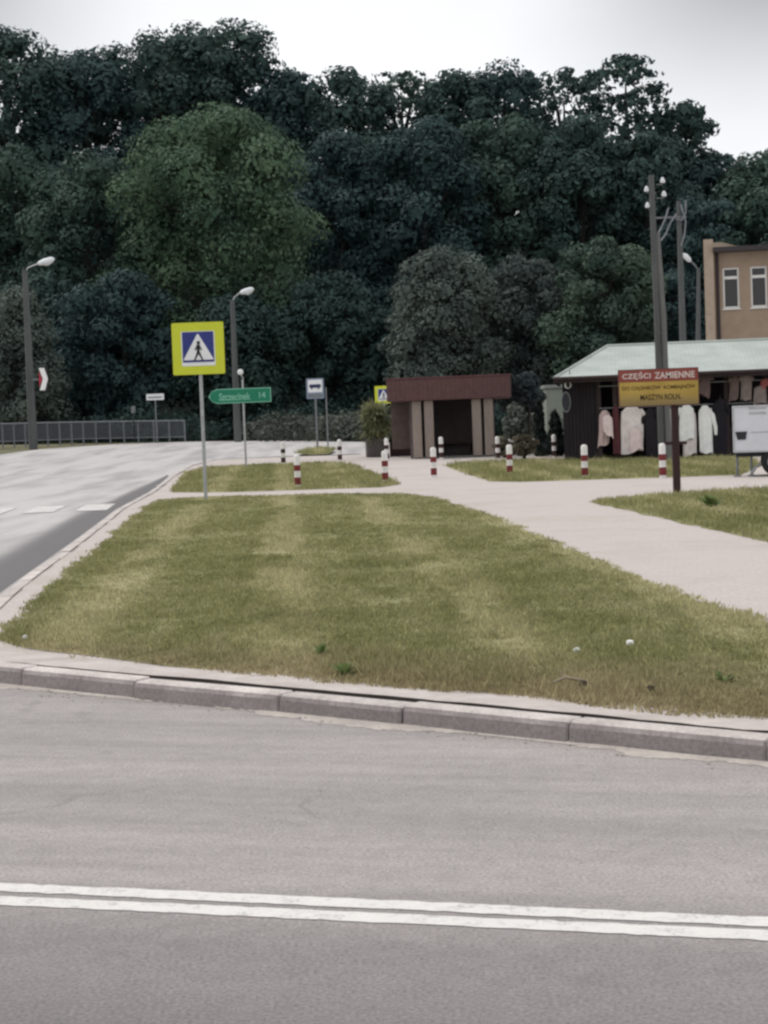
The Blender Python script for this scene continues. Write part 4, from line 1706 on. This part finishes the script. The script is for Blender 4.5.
for y in (0.02, 1.15):
    wl = None
    m = MB()
    r = (476 - 454) * S3 * 0.62
    cx = tx(768) + 0.15
    m.tube([(cx, y, r), (cx, y + 0.02, r), (cx, y + 0.13, r), (cx, y + 0.15, r)], [r * 0.86, r, r, r * 0.86], 24)
    wl = m.build('wheel', pm('tyre_rubber', (0.02, 0.02, 0.02), None, 8, 0.85), tr)
    m = MB()
    m.tube([(cx, y - 0.012, r), (cx, y + 0.16, r)], r * 0.55, 18)
    m.build('rim', M_GALV, wl)
m = MB()
m.box((tx(734.5) + bw / 2, 0.65, bz0 - 0.05), (bw - 0.1, 1.0, 0.08), 0, 0.01)
m.build('chassis', pm('chassis_dark', (0.03, 0.03, 0.033)), tr)
for x in (738, 752):
    m = MB()
    m.tube([(tx(x), 0.25, 0.02), (tx(x), 0.25, bz0 - 0.06)], 0.028, 8)
    m.box((tx(x), 0.25, 0.012), (0.16, 0.16, 0.024))
    m.build('support_leg', M_GALVD, tr)
m = MB()
m.tube([(tx(752), 0.2, 0.05), (tx(757), 0.2, 0.20), (tx(768), 0.2, 0.30)], 0.03, 8)
m.build('drawbar', M_GALV, tr)

# ---- parts shop sign
b = G(677.5, 492.5)
D = b.y
S4 = D / F
t = thing('advert_sign', 'red and yellow machinery parts sign on a dark brown post', 'sign', b)
M_POST = pm('brown_post', (0.045, 0.022, 0.022), (0.03, 0.016, 0.017), 5, 0.8, 0.2, streak=True)
m = MB()
m.box((0, 0.05, (492.5 - 372) * S4 / 2 - 0.1), (7.2 * S4, 0.10, (492.5 - 372) * S4 + 0.2), 0, 0.01)
m.build('post', M_POST, t)
m = MB()
m.box((0, 0.045, (492.5 - 443) * S4), (22 * S4, 0.06, 3.2 * S4), 0, 0.008)
m.build('crosspiece', M_POST, t)
cxs = (657.5 - 677.5 + 4.0) * S4
zt_, zm_, zl_ = (492.5 - 369) * S4, (492.5 - 380.5) * S4, (492.5 - 404.5) * S4
wS = 78.5 * S4
mm, nt, bb_ = nodes_of('weathered_yellow')
tcn = N(nt, 'ShaderNodeTexCoord')
n1 = noise(nt, tcn.outputs['Object'], 2.2, 5, 0.65)
spz = N(nt, 'ShaderNodeSeparateXYZ')
L(nt, tcn.outputs['Object'], spz.inputs[0])
low = maprange(nt, math_(nt, 'SUBTRACT', spz.outputs['Z'], math_(nt, 'MULTIPLY', n1, 0.25)), zl_ + 0.12, zl_ - 0.14)
c = ramp(nt, n1, [(0.35, (0.33, 0.215, 0.04)), (0.62, (0.44, 0.295, 0.065))])
c = mixc(nt, math_(nt, 'MULTIPLY', low, 0.75), c, (0.16, 0.12, 0.07))
L(nt, c, bb_.inputs['Base Color'])
bb_.inputs['Roughness'].default_value = 0.7
M_WYEL = mm
m = MB()
m.box((cxs, -0.03, (zt_ + zl_) / 2), (wS + 0.03, 0.04, zt_ - zl_ + 0.03), 0, 0.004)
bk = m.build('backboard', pm('backboard', (0.13, 0.05, 0.045)), t)
m = MB()
m.box((cxs, -0.056, (zt_ + zm_) / 2), (wS, 0.01, zt_ - zm_))
rp = m.build('red_panel', pm('faded_red', (0.26, 0.065, 0.052), (0.19, 0.045, 0.038), 6, 0.7, 0.05), t)
m = MB()
m.box((cxs, -0.056, (zm_ + zl_) / 2 - 0.003), (wS, 0.01, zm_ - zl_ - 0.006))
yp = m.build('yellow_panel', M_WYEL, t)
M_FADEW = pm('faded_white', (0.66, 0.58, 0.56), (0.5, 0.42, 0.4), 8)
letters('CZĘŚCI', wS * 0.36, (zt_ - zm_) * 0.72, M_FADEW, rp, cxs - wS * 0.28, -0.0625, (zt_ + zm_) / 2, space=1.05)
letters('ZAMIENNE', wS * 0.51, (zt_ - zm_) * 0.56, M_FADEW, rp, cxs + wS * 0.205, -0.0625, (zt_ + zm_) / 2 - 0.002, space=1.05)
M_BRN = pm('brown_lettering', (0.055, 0.03, 0.01), (0.04, 0.02, 0.008), 8)
letters('DO CIĄGNIKÓW  KOMBAJNÓW', wS * 0.93, (zm_ - zl_) * 0.24, M_BRN, yp, cxs, -0.0625, zm_ - (zm_ - zl_) * 0.27)
letters('MASZYN ROLN.', wS * 0.52, (zm_ - zl_) * 0.24, M_BRN, yp, cxs + wS * 0.02, -0.0625, zm_ - (zm_ - zl_) * 0.66)

# ---- poles
def wire(name, label, a, b, sag, r=0.012):
    pts = []
    for k in range(17):
        u = k / 16
        p = a + (b - a) * u
        pts.append(p - Vector((0, 0, sag * 4 * u * (1 - u))) - a)
    m = MB()
    m.tube(pts, r, 5)
    o = m.build(name, M_BLACK, None, a)
    tag(o, label, 'wire')
    return o


b = G(664.5, 461.5)
D = b.y
up = thing('utility_pole', 'tall twin concrete utility pole with four white insulators before the pavilion roof', 'utility pole', b)
hp = PX(461.5 - 177, D)
for s in (-1, 1):
    m = MB()
    m.tube([(s * 0.095 + 0.03, 0, -0.3), (s * 0.085, 0, hp * 0.5), (s * 0.06 - 0.07, 0.03 * s, hp * 0.80 if s > 0 else hp)], [0.095, 0.088, 0.08], 10)
    m.build('leg', M_CONC if s > 0 else M_CONCD, up)
m = MB()
for z in (0.12, 0.3, 0.45, 0.6, 0.72):
    m.box((0, 0, hp * z), (0.2, 0.1, 0.06), 0, 0.01)
m.build('tie', M_CONCD, up)
for (dx, py) in ((-11.5, 190), (-11.0, 206), (4.6, 182), (5.6, 195.5)):
    z = PX(461.5 - py, D)
    cx = PX(dx, D) + 0.05
    m = MB()
    m.tube([(0, 0, z - 0.12), (cx, -0.02, z - 0.12), (cx, -0.02, z - 0.05)], 0.014, 6)
    hk = m.build('hook', M_GALVD, up)
    m = MB()
    m.tube([(cx, -0.02, z - 0.08), (cx, -0.02, z - 0.03), (cx, -0.02, z + 0.02), (cx, -0.02, z + 0.07)], [0.06, 0.075, 0.05, 0.03], 10)
    m.build('insulator', pm('porcelain', (0.72, 0.73, 0.76), None, 3, 0.3, 0), hk)

b = AT(686, 445, 74)
b.z = float(H(b.x, b.y))
D = b.y
t = thing('power_pole', 'slim dark concrete pole with looped cables at its top, behind the pavilion', 'utility pole', b)
hp = AT(682, 201, D).z - b.z
m = MB()
m.tube([(0, 0, -0.3), (0, 0, hp * 0.5), (0, 0, hp)], [0.17, 0.13, 0.09], 12)
m.build('shaft', M_CONCD, t)
C_CAB = pm('cable_grey', (0.22, 0.23, 0.25), None, 4, 0.6, 0.05)
for pts in (((0.25, -0.12, 0.0), (0.24, -0.14, -0.45), (0.08, -0.16, -0.75), (-0.15, -0.16, -0.7)),
            ((0.05, -0.14, -0.15), (0.22, -0.16, -0.8), (0.16, -0.16, -1.3), (0.02, -0.14, -1.75)),
            ((-0.42, -0.12, -0.25), (-0.55, -0.14, -0.65), (-0.75, -0.16, -1.05), (-0.9, -0.16, -1.3)),
            ((-0.12, -0.12, -0.5), (-0.38, -0.14, -0.85), (-0.55, -0.16, -1.25), (-0.75, -0.16, -1.5))):
    m = MB()
    m.tube([(x, y, hp + z) for x, y, z in pts], 0.032, 6)
    m.build('cable_loop', C_CAB, t)
m = MB()
m.box((-0.35, -0.06, hp - 0.62), (1.25, 0.07, 0.07))
m.box((-0.35, -0.06, hp - 5.6), (0.9, 0.07, 0.07))
m.build('crossarm', M_GALVD, t)

b = AT(699, 445, 80)
b.z = float(H(b.x, b.y))
D = b.y
hz = AT(697, 268, D).z - b.z
t = thing('wall_lamp_post', 'leaning dark post with a small white lamp beside the tan building', 'street lamp', b)
m = MB()
m.tube([(-0.1, 0, -0.3), (0.1, 0, hz * 0.6), (0.2, 0, hz)], [0.13, 0.10, 0.07], 10)
m.build('pole', M_CONCD, t)
m = MB()
p0 = Vector((0.2, 0, hz - 0.1))
p1 = Vector((AT(688.5, 260, D).x - b.x, -0.1, AT(688.5, 260, D).z - b.z))
m.tube([p0, (p0 + p1) / 2 + Vector((0, 0, 0.05)), p1], 0.03, 8)
m.build('arm', M_GALVD, t)
m = MB()
d = (p1 - p0).normalized()
m.tube([p1 - d * 0.1, p1, p1 + d * 0.22, p1 + d * 0.36], [0.05, 0.11, 0.12, 0.04], 10)
m.build('lamp_head', M_LAMP, t)

# ---- tan building
DB = 86.0
S5 = DB / F
bb0 = AT(714, 337, DB)
bl = Vector((bb0.x, DB, float(H(bb0.x, DB))))
bt = thing('tan_building', 'tan rendered building with white framed windows behind the pavilion', 'building', bl, R(-9.5))


def bx(px):
    return AT(px, 290, DB).x - bl.x + 0.06


def bz(py, px=740):
    return AT(px, py, DB).z - bl.z


M_TAN = pm('tan_render', (0.315, 0.240, 0.180), (0.25, 0.188, 0.140), 1.6, 0.9, 0.2)
M_TANL = pm('pale_tan_render', (0.40, 0.325, 0.255), (0.31, 0.245, 0.19), 1.6, 0.9, 0.2)
M_FRAME = pm('window_white', (0.70, 0.69, 0.67), (0.60, 0.59, 0.57), 3, 0.5, 0.02)
mm, nt, gb = nodes_of('dark_window_glass')
gb.inputs['Base Color'].default_value = (0.028, 0.026, 0.028, 1)
gb.inputs['Roughness'].default_value = 0.12
gb.inputs['Specular IOR Level'].default_value = 0.4
M_GLASS = mm
wins = []
for k in range(6):
    wins.append((bx(721.5 + 27.3 * k), bx(737.5 + 27.3 * k)))
wt, wb_ = bz(267.5), bz(308.5)
ztop = bz(252)
m = MB()
xr = wins[-1][1] + 1.2
dep = 9.0
xs = [0.0]
for a, b_ in wins:
    xs += [a, b_]
xs.append(xr)
for i in range(0, len(xs) - 1):
    a, b_ = xs[i], xs[i + 1]
    if i % 2 == 0:
        m.box(((a + b_) / 2, 0.15, ztop / 2 - 0.1), (b_ - a - 0.001, 0.3, ztop + 0.2))
    else:
        m.box(((a + b_) / 2, 0.15, (wt + ztop) / 2), (b_ - a - 0.001, 0.296, ztop - wt - 0.002))
        m.box(((a + b_) / 2, 0.15, wb_ / 2 - 0.1), (b_ - a - 0.001, 0.296, wb_ + 0.2 - 0.002))
m.box((0.15, dep / 2 + 0.15, ztop / 2 - 0.1), (0.298, dep - 0.3, ztop + 0.196))
m.box((xr - 0.15, dep / 2 + 0.15, ztop / 2 - 0.1), (0.298, dep - 0.3, ztop + 0.196))
m.box((xr / 2, dep - 0.0, ztop / 2 - 0.1), (xr, 0.296, ztop + 0.19))
m.build('wall', M_TAN, bt)
for a, b_ in wins:
    m = MB()
    fwid = 0.075
    zc = (wt + wb_) / 2
    m.box((a + fwid / 2, 0.10, zc), (fwid, 0.08, wt - wb_ - 0.004))
    m.box((b_ - fwid / 2, 0.10, zc), (fwid, 0.08, wt - wb_ - 0.004))
    tz = bz(277.5)
    for z, h_ in ((wt - 0.04, 0.075), (tz, 0.13), (wb_ + 0.05, 0.095)):
        m.box(((a + b_) / 2, 0.098, z), (b_ - a - 2 * fwid - 0.002, 0.076, h_))
    wn = m.build('window', M_FRAME, bt)
    m = MB()
    m.box(((a + b_) / 2, 0.13, zc), (b_ - a - 0.02, 0.012, wt - wb_ - 0.02))
    m.build('pane', M_GLASS, wn)
    m = MB()
    m.box(((a + b_) / 2, -0.03, wb_ - 0.025), (b_ - a + 0.12, 0.10, 0.05), 0, 0.008)
    m.build('sill', M_FRAME, wn)
    m = MB()
    m.box(((a + b_) / 2 + 0.02, 0.24, wt - 0.28), (b_ - a, 0.01, 0.5))
    m.build('blind', pm('blind_grey', (0.16, 0.15, 0.14)), wn)
    m = MB()
    m.box(((a + b_) / 2, 0.6, zc), (b_ - a + 0.3, 0.02, wt - wb_ + 0.3))
    m.build('dark_room', pm('room_dark', (0.012, 0.011, 0.012)), wn)
m = MB()
m.box((xr / 2 + 0.1, dep / 2 - 0.15, ztop + 0.10), (xr + 0.1, dep + 0.9, 0.22), 0, 0.02)
m.build('roof', pm('roof_edge_dark', (0.05, 0.042, 0.045)), bt)
m = MB()
gx0, gx1 = bx(703.5), bx(713)
gt = bz(240, 710)
m.box(((gx0 + gx1) / 2, 0.0, gt / 2 - 0.1), (gx1 - gx0, 0.7, gt + 0.2), 0, 0.015)
m.build('gable_wall', M_TANL, bt)
m = MB()
m.plate([(gx1 + 0.002, ztop + 0.22), (bx(752), ztop + 0.22), (bx(752), bz(248.5)), (bx(722), gt - 0.02), (gx1 + 0.002, gt - 0.02)], 1.2, 1.5)
m.build('parapet', M_TANL, bt)
m = MB()
m.tube([(gx1 + 0.16, -0.06, -0.1), (gx1 + 0.16, -0.06, ztop - 0.02)], 0.07, 8)
m.build('downpipe', pm('pipe_dark', (0.05, 0.04, 0.045)), bt)

# ------------------------------------------------------------------ the wood
F_DARK = leafmat('wood_leaf_dark', (0.026, 0.050, 0.047), (0.070, 0.115, 0.098), 0.22, 0.12)  # the wood's distance haze is tinted into these bluish leaf colours
F_BLUE = leafmat('wood_leaf_blue', (0.026, 0.049, 0.052), (0.064, 0.108, 0.104), 0.22, 0.12)
F_MID = leafmat('wood_leaf_mid', (0.031, 0.058, 0.050), (0.085, 0.134, 0.103), 0.22, 0.15)
F_LIGHT = leafmat('wood_leaf_light', (0.044, 0.082, 0.056), (0.150, 0.225, 0.130), 0.2, 0.2)
F_GREY = leafmat('willow_leaf', (0.052, 0.070, 0.066), (0.165, 0.200, 0.168), 0.3, 0.15)
F_WIL3 = leafmat('green_willow_leaf', (0.036, 0.062, 0.052), (0.118, 0.168, 0.112), 0.3, 0.15)
F_WIL2 = leafmat('dusky_willow_leaf', (0.036, 0.052, 0.052), (0.112, 0.138, 0.122), 0.3, 0.15)
M_BARK = pm('bark', (0.035, 0.032, 0.030), (0.018, 0.017, 0.017), 3, 0.95, 0.4, streak=True)


def tree(label, cx, top, bot, wpx, Y, mat, size=0.33, dens=0.24, shape='round', group=None, name='broadleaf_tree', gaps=0.0, nb=None):
    pm_ = AT(cx, (top + bot) / 2, Y)
    zt_ = AT(cx, top, Y).z
    zb_ = AT(cx, bot, Y).z
    gz = float(H(pm_.x, Y))
    zb_ = max(zb_, gz + 0.6)
    rx = PX(wpx, Y) / 2
    hz = (zt_ - zb_) / 2
    cz = (zt_ + zb_) / 2 - gz
    t = thing(name, label, 'tree', (pm_.x, Y, gz), 0, group)
    bl = []
    nb = nb or int(52 + hz * 2)
    ga = math.pi * (3 - math.sqrt(5))
    for k in range(nb):
        u = 1 - 2 * (k + 0.5) / nb
        u = max(-1, min(1, u + random.uniform(-0.08, 0.08)))
        a = k * ga + random.uniform(-0.5, 0.5)
        if shape == 'weep':
            prof = (1 - max(0, u) ** 2.2) ** 0.5 * (1.0 if u > -0.2 else 0.95)
        elif shape == 'cone':
            prof = 0.25 + 0.75 * (1 - (u + 1) / 2) ** 0.8
        else:
            prof = (max(0.0, 1 - abs(u) ** 3)) ** 0.5
        f = random.choice((1, 1, 0.95, 0.85, 0.55)) * random.uniform(0.60, 0.82)
        r = rx * random.uniform(0.19, 0.38)
        bl.append((math.cos(a) * prof * rx * f, math.sin(a) * prof * rx * f * 0.9, cz + u * (hz - r * 0.75) * (0.98 if u > 0 else 1.0),
                   r, r, r * (1.5 if shape == 'weep' else random.uniform(0.65, 0.95))))
    if shape == 'ragged':
        # loose sprays thrown out from the upper crown
        bl = [b_ if b_[2] < cz - hz * 0.1 else (b_[0] * random.uniform(0.7, 1.15), b_[1], b_[2] + random.uniform(-0.5, 0.3), rx * random.uniform(0.10, 0.24), rx * random.uniform(0.07, 0.16), rx * random.uniform(0.05, 0.13)) for b_ in bl]
    elif gaps > 0:
        bl = [b_ if b_[2] < cz + hz * 0.25 or random.random() > gaps else (b_[0], b_[1], b_[2], b_[3] * 0.45, b_[4] * 0.45, b_[5] * 0.45) for b_ in bl]
    n = int(wpx * (bot - top) * dens * 2.9)
    size *= 0.54
    leaf_cloud('crown', bl, n, size, mat, t, drop=0.17, flat=0.45, elong=2.2 if shape == 'weep' else 1.5, core=0.10 if gaps < 0.5 else 0.04, jit=0.36)
    m = MB()
    tr = 0.16 + 0.018 * (zt_ - gz)
    top_z = cz + hz * 0.55
    sway = random.uniform(-0.4, 0.4)
    m.tube([(0, 0, -0.4), (0, 0, 0.4), (sway * 0.4, 0, top_z * 0.35), (sway, sway * 0.5, top_z * 0.7), (sway * 0.6, 0, top_z)], [tr * 1.5, tr * 1.05, tr * 0.85, tr * 0.5, tr * 0.12], 10)
    for b_ in random.sample(bl, min(9, len(bl))):
        zs = max(cz - hz * 0.8, min(top_z * 0.8, b_[2] - 0.45 * math.hypot(b_[0], b_[1])))
        s0 = Vector((sway * zs / max(top_z, 1), 0, zs))
        e = Vector(b_[:3])
        mid_ = (s0 + e) / 2 + Vector((0, 0, 0.35))
        m.tube([s0, mid_, e], [tr * 0.42, tr * 0.25, tr * 0.07], 7)
    m.build('trunk', M_BARK, t)
    return t


BACK = 'trees on the skyline of the wood'
MIDG = 'trees on the face of the wood'
for a in (
    ('dark tree on the skyline at the far left corner of the wood', 8, 22, 260, 128, 150, F_DARK, BACK, 0),
    ('lower dark tree on the skyline, between the left corner and the highest crown', 88, 47, 270, 110, 152, F_BLUE, BACK, 0.1),
    ('left half of the highest rounded crown on the skyline, above the pale green tree', 158, 27, 260, 125, 156, F_DARK, BACK, 0.15),
    ('highest rounded dark tree on the left skyline, right above the pale green tree', 226, 18, 260, 130, 158, F_DARK, BACK, 0.2),
    ('dark tree bridging the two halves of the highest rounded crown on the left skyline', 193, 24, 260, 110, 160, F_DARK, BACK, 0.1),
    ('dark tree filling the dip in the skyline right of the highest rounded crown', 290, 66, 260, 92, 156, F_BLUE, BACK, 0.1),
    ('thin-topped dark tree on the skyline straight above the green direction sign and bus stop', 345, 66, 260, 108, 154, F_DARK, BACK, 0.4),
    ('open topped tree on the skyline above the left end of the shelter', 405, 60, 250, 96, 158, F_MID, BACK, 0.8),
    ('even dark tree on the skyline above the shelter columns', 455, 68, 250, 96, 154, F_DARK, BACK, 0.25),
    ('rounded tree on the skyline above the right end of the shelter', 505, 62, 250, 98, 156, F_BLUE, BACK, 0.3),
    ('dark tree on the skyline just left of the ragged spiky crown', 568, 60, 260, 80, 152, F_DARK, BACK, 0.8),
    ('dark tree sloping down the skyline right of the ragged spiky crown', 682, 92, 270, 72, 150, F_DARK, BACK, 0.35),
    ('low tree in the dip of the skyline above the tan building wall', 722, 152, 300, 70, 146, F_BLUE, BACK, 0.1),
    ('rounded tree on the skyline in the right corner above the tan building roof', 778, 144, 320, 100, 142, F_MID, BACK, 0.1)):
    tree(a[0], a[1], a[2], a[3], a[4] * 1.4, a[5], a[6], 0.42, 0.20, 'ragged' if a[8] > 0.7 else 'round', a[7], gaps=a[8] * 0.7, nb=170 if a[8] > 0.7 else None)
tree('ragged open crown with loose spiky sprays, sticking up highest on the right skyline', 626, 44, 230, 132, 148, F_DARK, 0.50, 0.17, 'ragged', BACK, gaps=0.75, nb=230)
for a in (
    ('dark tree at the left edge of the wood, above the pale bush', 20, 140, 400, 150, 128, F_MID, 'round', 0.34),
    ('medium green tree between the left edge and the big pale green tree', 94, 146, 432, 160, 122, F_MID, 'round', 0.33),
    ('big pale green rounded tree standing out before the dark wood', 222, 97, 432, 228, 118, F_LIGHT, 'round', 0.30),
    ('very dark tree right behind the pale green tree', 345, 128, 432, 150, 134, F_BLUE, 'round', 0.36),
    ('dark bluish tree above the grey willow', 425, 112, 400, 150, 132, F_BLUE, 'round', 0.36),
    ('dark rounded tree above the middle willow', 505, 108, 380, 160, 135, F_MID, 'round', 0.36),
    ('dark tree above the right-hand willow, left of the twin pole', 580, 112, 370, 140, 133, F_DARK, 'round', 0.36),
    ('broad dark tree behind the top of the twin utility pole', 650, 128, 380, 130, 132, F_DARK, 'round', 0.36),
    ('dark tree behind the slim power pole', 705, 190, 400, 110, 126, F_BLUE, 'round', 0.34),
    ('dark tree rising behind the tan building roof', 765, 186, 400, 120, 124, F_MID, 'round', 0.34),
    ('low dark tree behind the roadside railing', 120, 268, 436, 150, 114, F_BLUE, 'round', 0.30),
    ('low dark tree behind the direction sign', 240, 290, 436, 140, 113, F_DARK, 'round', 0.30),
    ('low very dark tree behind the bus stop sign', 330, 270, 436, 120, 115, F_DARK, 'round', 0.30),
    ('low dark tree left of the willow behind the shelter', 395, 300, 436, 90, 114, F_DARK, 'round', 0.30),
    ('low dark tree behind the left street lamp', 45, 270, 440, 120, 118, F_DARK, 'round', 0.30)):
    tree(a[0], a[1], a[2], a[3], a[4], a[5], a[6], a[8], 0.24, a[7], MIDG)
tree('pale grey-green bush-like tree just behind the left street lamp', 20, 284, 442, 104, 108.5, F_GREY, 0.24, 0.30, 'cone')
WG = 'willows behind the shelter and the pavilion'
tree('grey-green willow with drooping left side behind the shelter roof', 446, 244, 436, 138, 99, F_GREY, 0.24, 0.32, 'round', WG, 'willow_tree')
tree('dark middle willow behind the right end of the shelter', 526, 250, 436, 128, 101, F_WIL2, 0.24, 0.32, 'round', WG, 'willow_tree')
tree('rounded willow with a greener top left of the twin utility pole', 606, 233, 436, 128, 98, F_WIL3, 0.24, 0.34, 'round', WG, 'willow_tree')
tree('dark willow behind the twin pole and the slim power pole', 672, 270, 436, 96, 102, F_BLUE, 0.24, 0.30, 'round', WG, 'willow_tree')

# tangled low growth along the foot of the wood
bl = []
for k in range(150):
    px = random.uniform(-40, 820)
    Y = random.uniform(108, 116)
    p = AT(px, 430, Y)
    z = float(H(p.x, Y))
    r = random.uniform(0.5, 1.2)
    bl.append((p.x, Y, z + r * 0.5, r * 1.5, r, r * random.uniform(0.8, 1.5)))
struct(leaf_cloud('undergrowth', bl, 40000, 0.15, F_DARK, None), 'stuff')
bl = []
for k in range(46):
    px = random.uniform(258, 385)
    p = G(px, random.uniform(436.5, 439.5))
    r = random.uniform(0.35, 0.8)
    bl.append((p.x, p.y, p.z + r * 0.5, r * 1.8, r, r * random.uniform(0.7, 1.6)))
struct(leaf_cloud('verge_growth', bl, 12000, 0.12, leafmat('verge_leaf', (0.06, 0.07, 0.06), (0.15, 0.16, 0.135), 0.8, 0.1), None), 'stuff')

# ------------------------------------------------------------------ small things on the near lawn
def scrap(name, label, px, py, r, mat):
    p = G(px, py)
    bm = bmesh.new()
    bmesh.ops.create_icosphere(bm, subdivisions=2, radius=r)
    for v in bm.verts:
        v.co *= random.uniform(0.65, 1.15)
        v.co.z *= 0.8
    m = MB()
    bm.verts.index_update()
    m.add([v.co + Vector((0, 0, r * 0.75 + 0.012)) for v in bm.verts], [[v.index for v in f.verts] for f in bm.faces])
    bm.free()
    o = m.build(name, mat, None, p)
    return tag(o, label, 'litter')


M_PAPER = pm('paper', (0.82, 0.82, 0.80), (0.7, 0.7, 0.68), 20, 0.8, 0.1)
scrap('paper_scrap', 'bright white crumpled scrap lying on the right part of the near lawn', 630, 648, 0.027, M_PAPER)
scrap('paper_scrap', 'dimmer small white scrap left of the bright one on the near lawn', 577, 654.5, 0.022, pm('paper_dull', (0.55, 0.56, 0.52), None, 20))
scrap('paper_scrap', 'tiny pale scrap near the left tip of the near lawn', 25, 641, 0.02, pm('paper_dull', (0.55, 0.56, 0.52), None, 20))
M_CLOD = pm('clod', (0.06, 0.042, 0.03), (0.03, 0.022, 0.018), 20, 0.95)
scrap('soil_clod', 'dark clod at the kerb edge of the lawn below the white scraps', 650, 694, 0.022, M_CLOD)['category'] = 'clod'
scrap('soil_clod', 'dark clod beside the dry twig at the kerb edge of the lawn', 583, 690, 0.026, M_CLOD)['category'] = 'clod'
p = G(572, 688)
m = MB()
m.tube([(-0.10, 0, 0.03), (-0.03, 0.01, 0.055), (0.05, -0.01, 0.04), (0.10, 0, 0.02)], [0.006, 0.009, 0.008, 0.004], 6)
m.tube([(-0.03, 0.01, 0.055), (-0.06, 0.03, 0.09)], [0.006, 0.002], 5)
tag(m.build('twig', pm('dry_twig', (0.30, 0.25, 0.18)), None, p), 'short dry twig lying at the kerb edge of the near lawn', 'twig')


def weed(label, px, py, r, n=16, h=0.10):
    p = G(px, py)
    t = thing('weed', label, 'weed', p, random.uniform(0, 6), 'broad-leaved weeds in the near lawn')
    vv, qq = [], []
    for k in range(n):
        a = random.uniform(0, 6.283)
        ln = r * random.uniform(0.6, 1.1)
        el = random.uniform(0.25, 1.2)
        d = Vector((math.cos(a) * math.cos(el), math.sin(a) * math.cos(el), math.sin(el)))
        s_ = Vector((-math.sin(a), math.cos(a), 0)) * ln * 0.16
        o_ = Vector((0, 0, 0.0))
        i = len(vv)
        e = o_ + d * ln
        e.z *= 0.75
        vv += [o_ - s_ * 0.3, o_ + s_ * 0.3, o_ + d * ln * 0.6 + s_, o_ + d * ln * 0.6 - s_, e + s_ * 0.15, e - s_ * 0.15]
        qq += [(i, i + 1, i + 2, i + 3), (i + 3, i + 2, i + 4, i + 5)]
    raw_mesh('leaves', [tuple(x) for x in vv], qq, leafmat('weed_leaf', (0.10, 0.14, 0.05), (0.24, 0.30, 0.11), 4, 0.3), t)
    return t


weed('leafy weed at the front edge of the lawn, lower middle', 322, 655, 0.11, 18)
weed('dark leafy weed at the kerb edge below the lower middle weed', 345, 676, 0.12, 22)
weed('low weed at the kerb edge near the right end of the lawn', 724, 683, 0.10, 18)
weed('dark weed tuft on the lawn beside the path, right of the brown sign post', 711, 508, 0.28, 26)
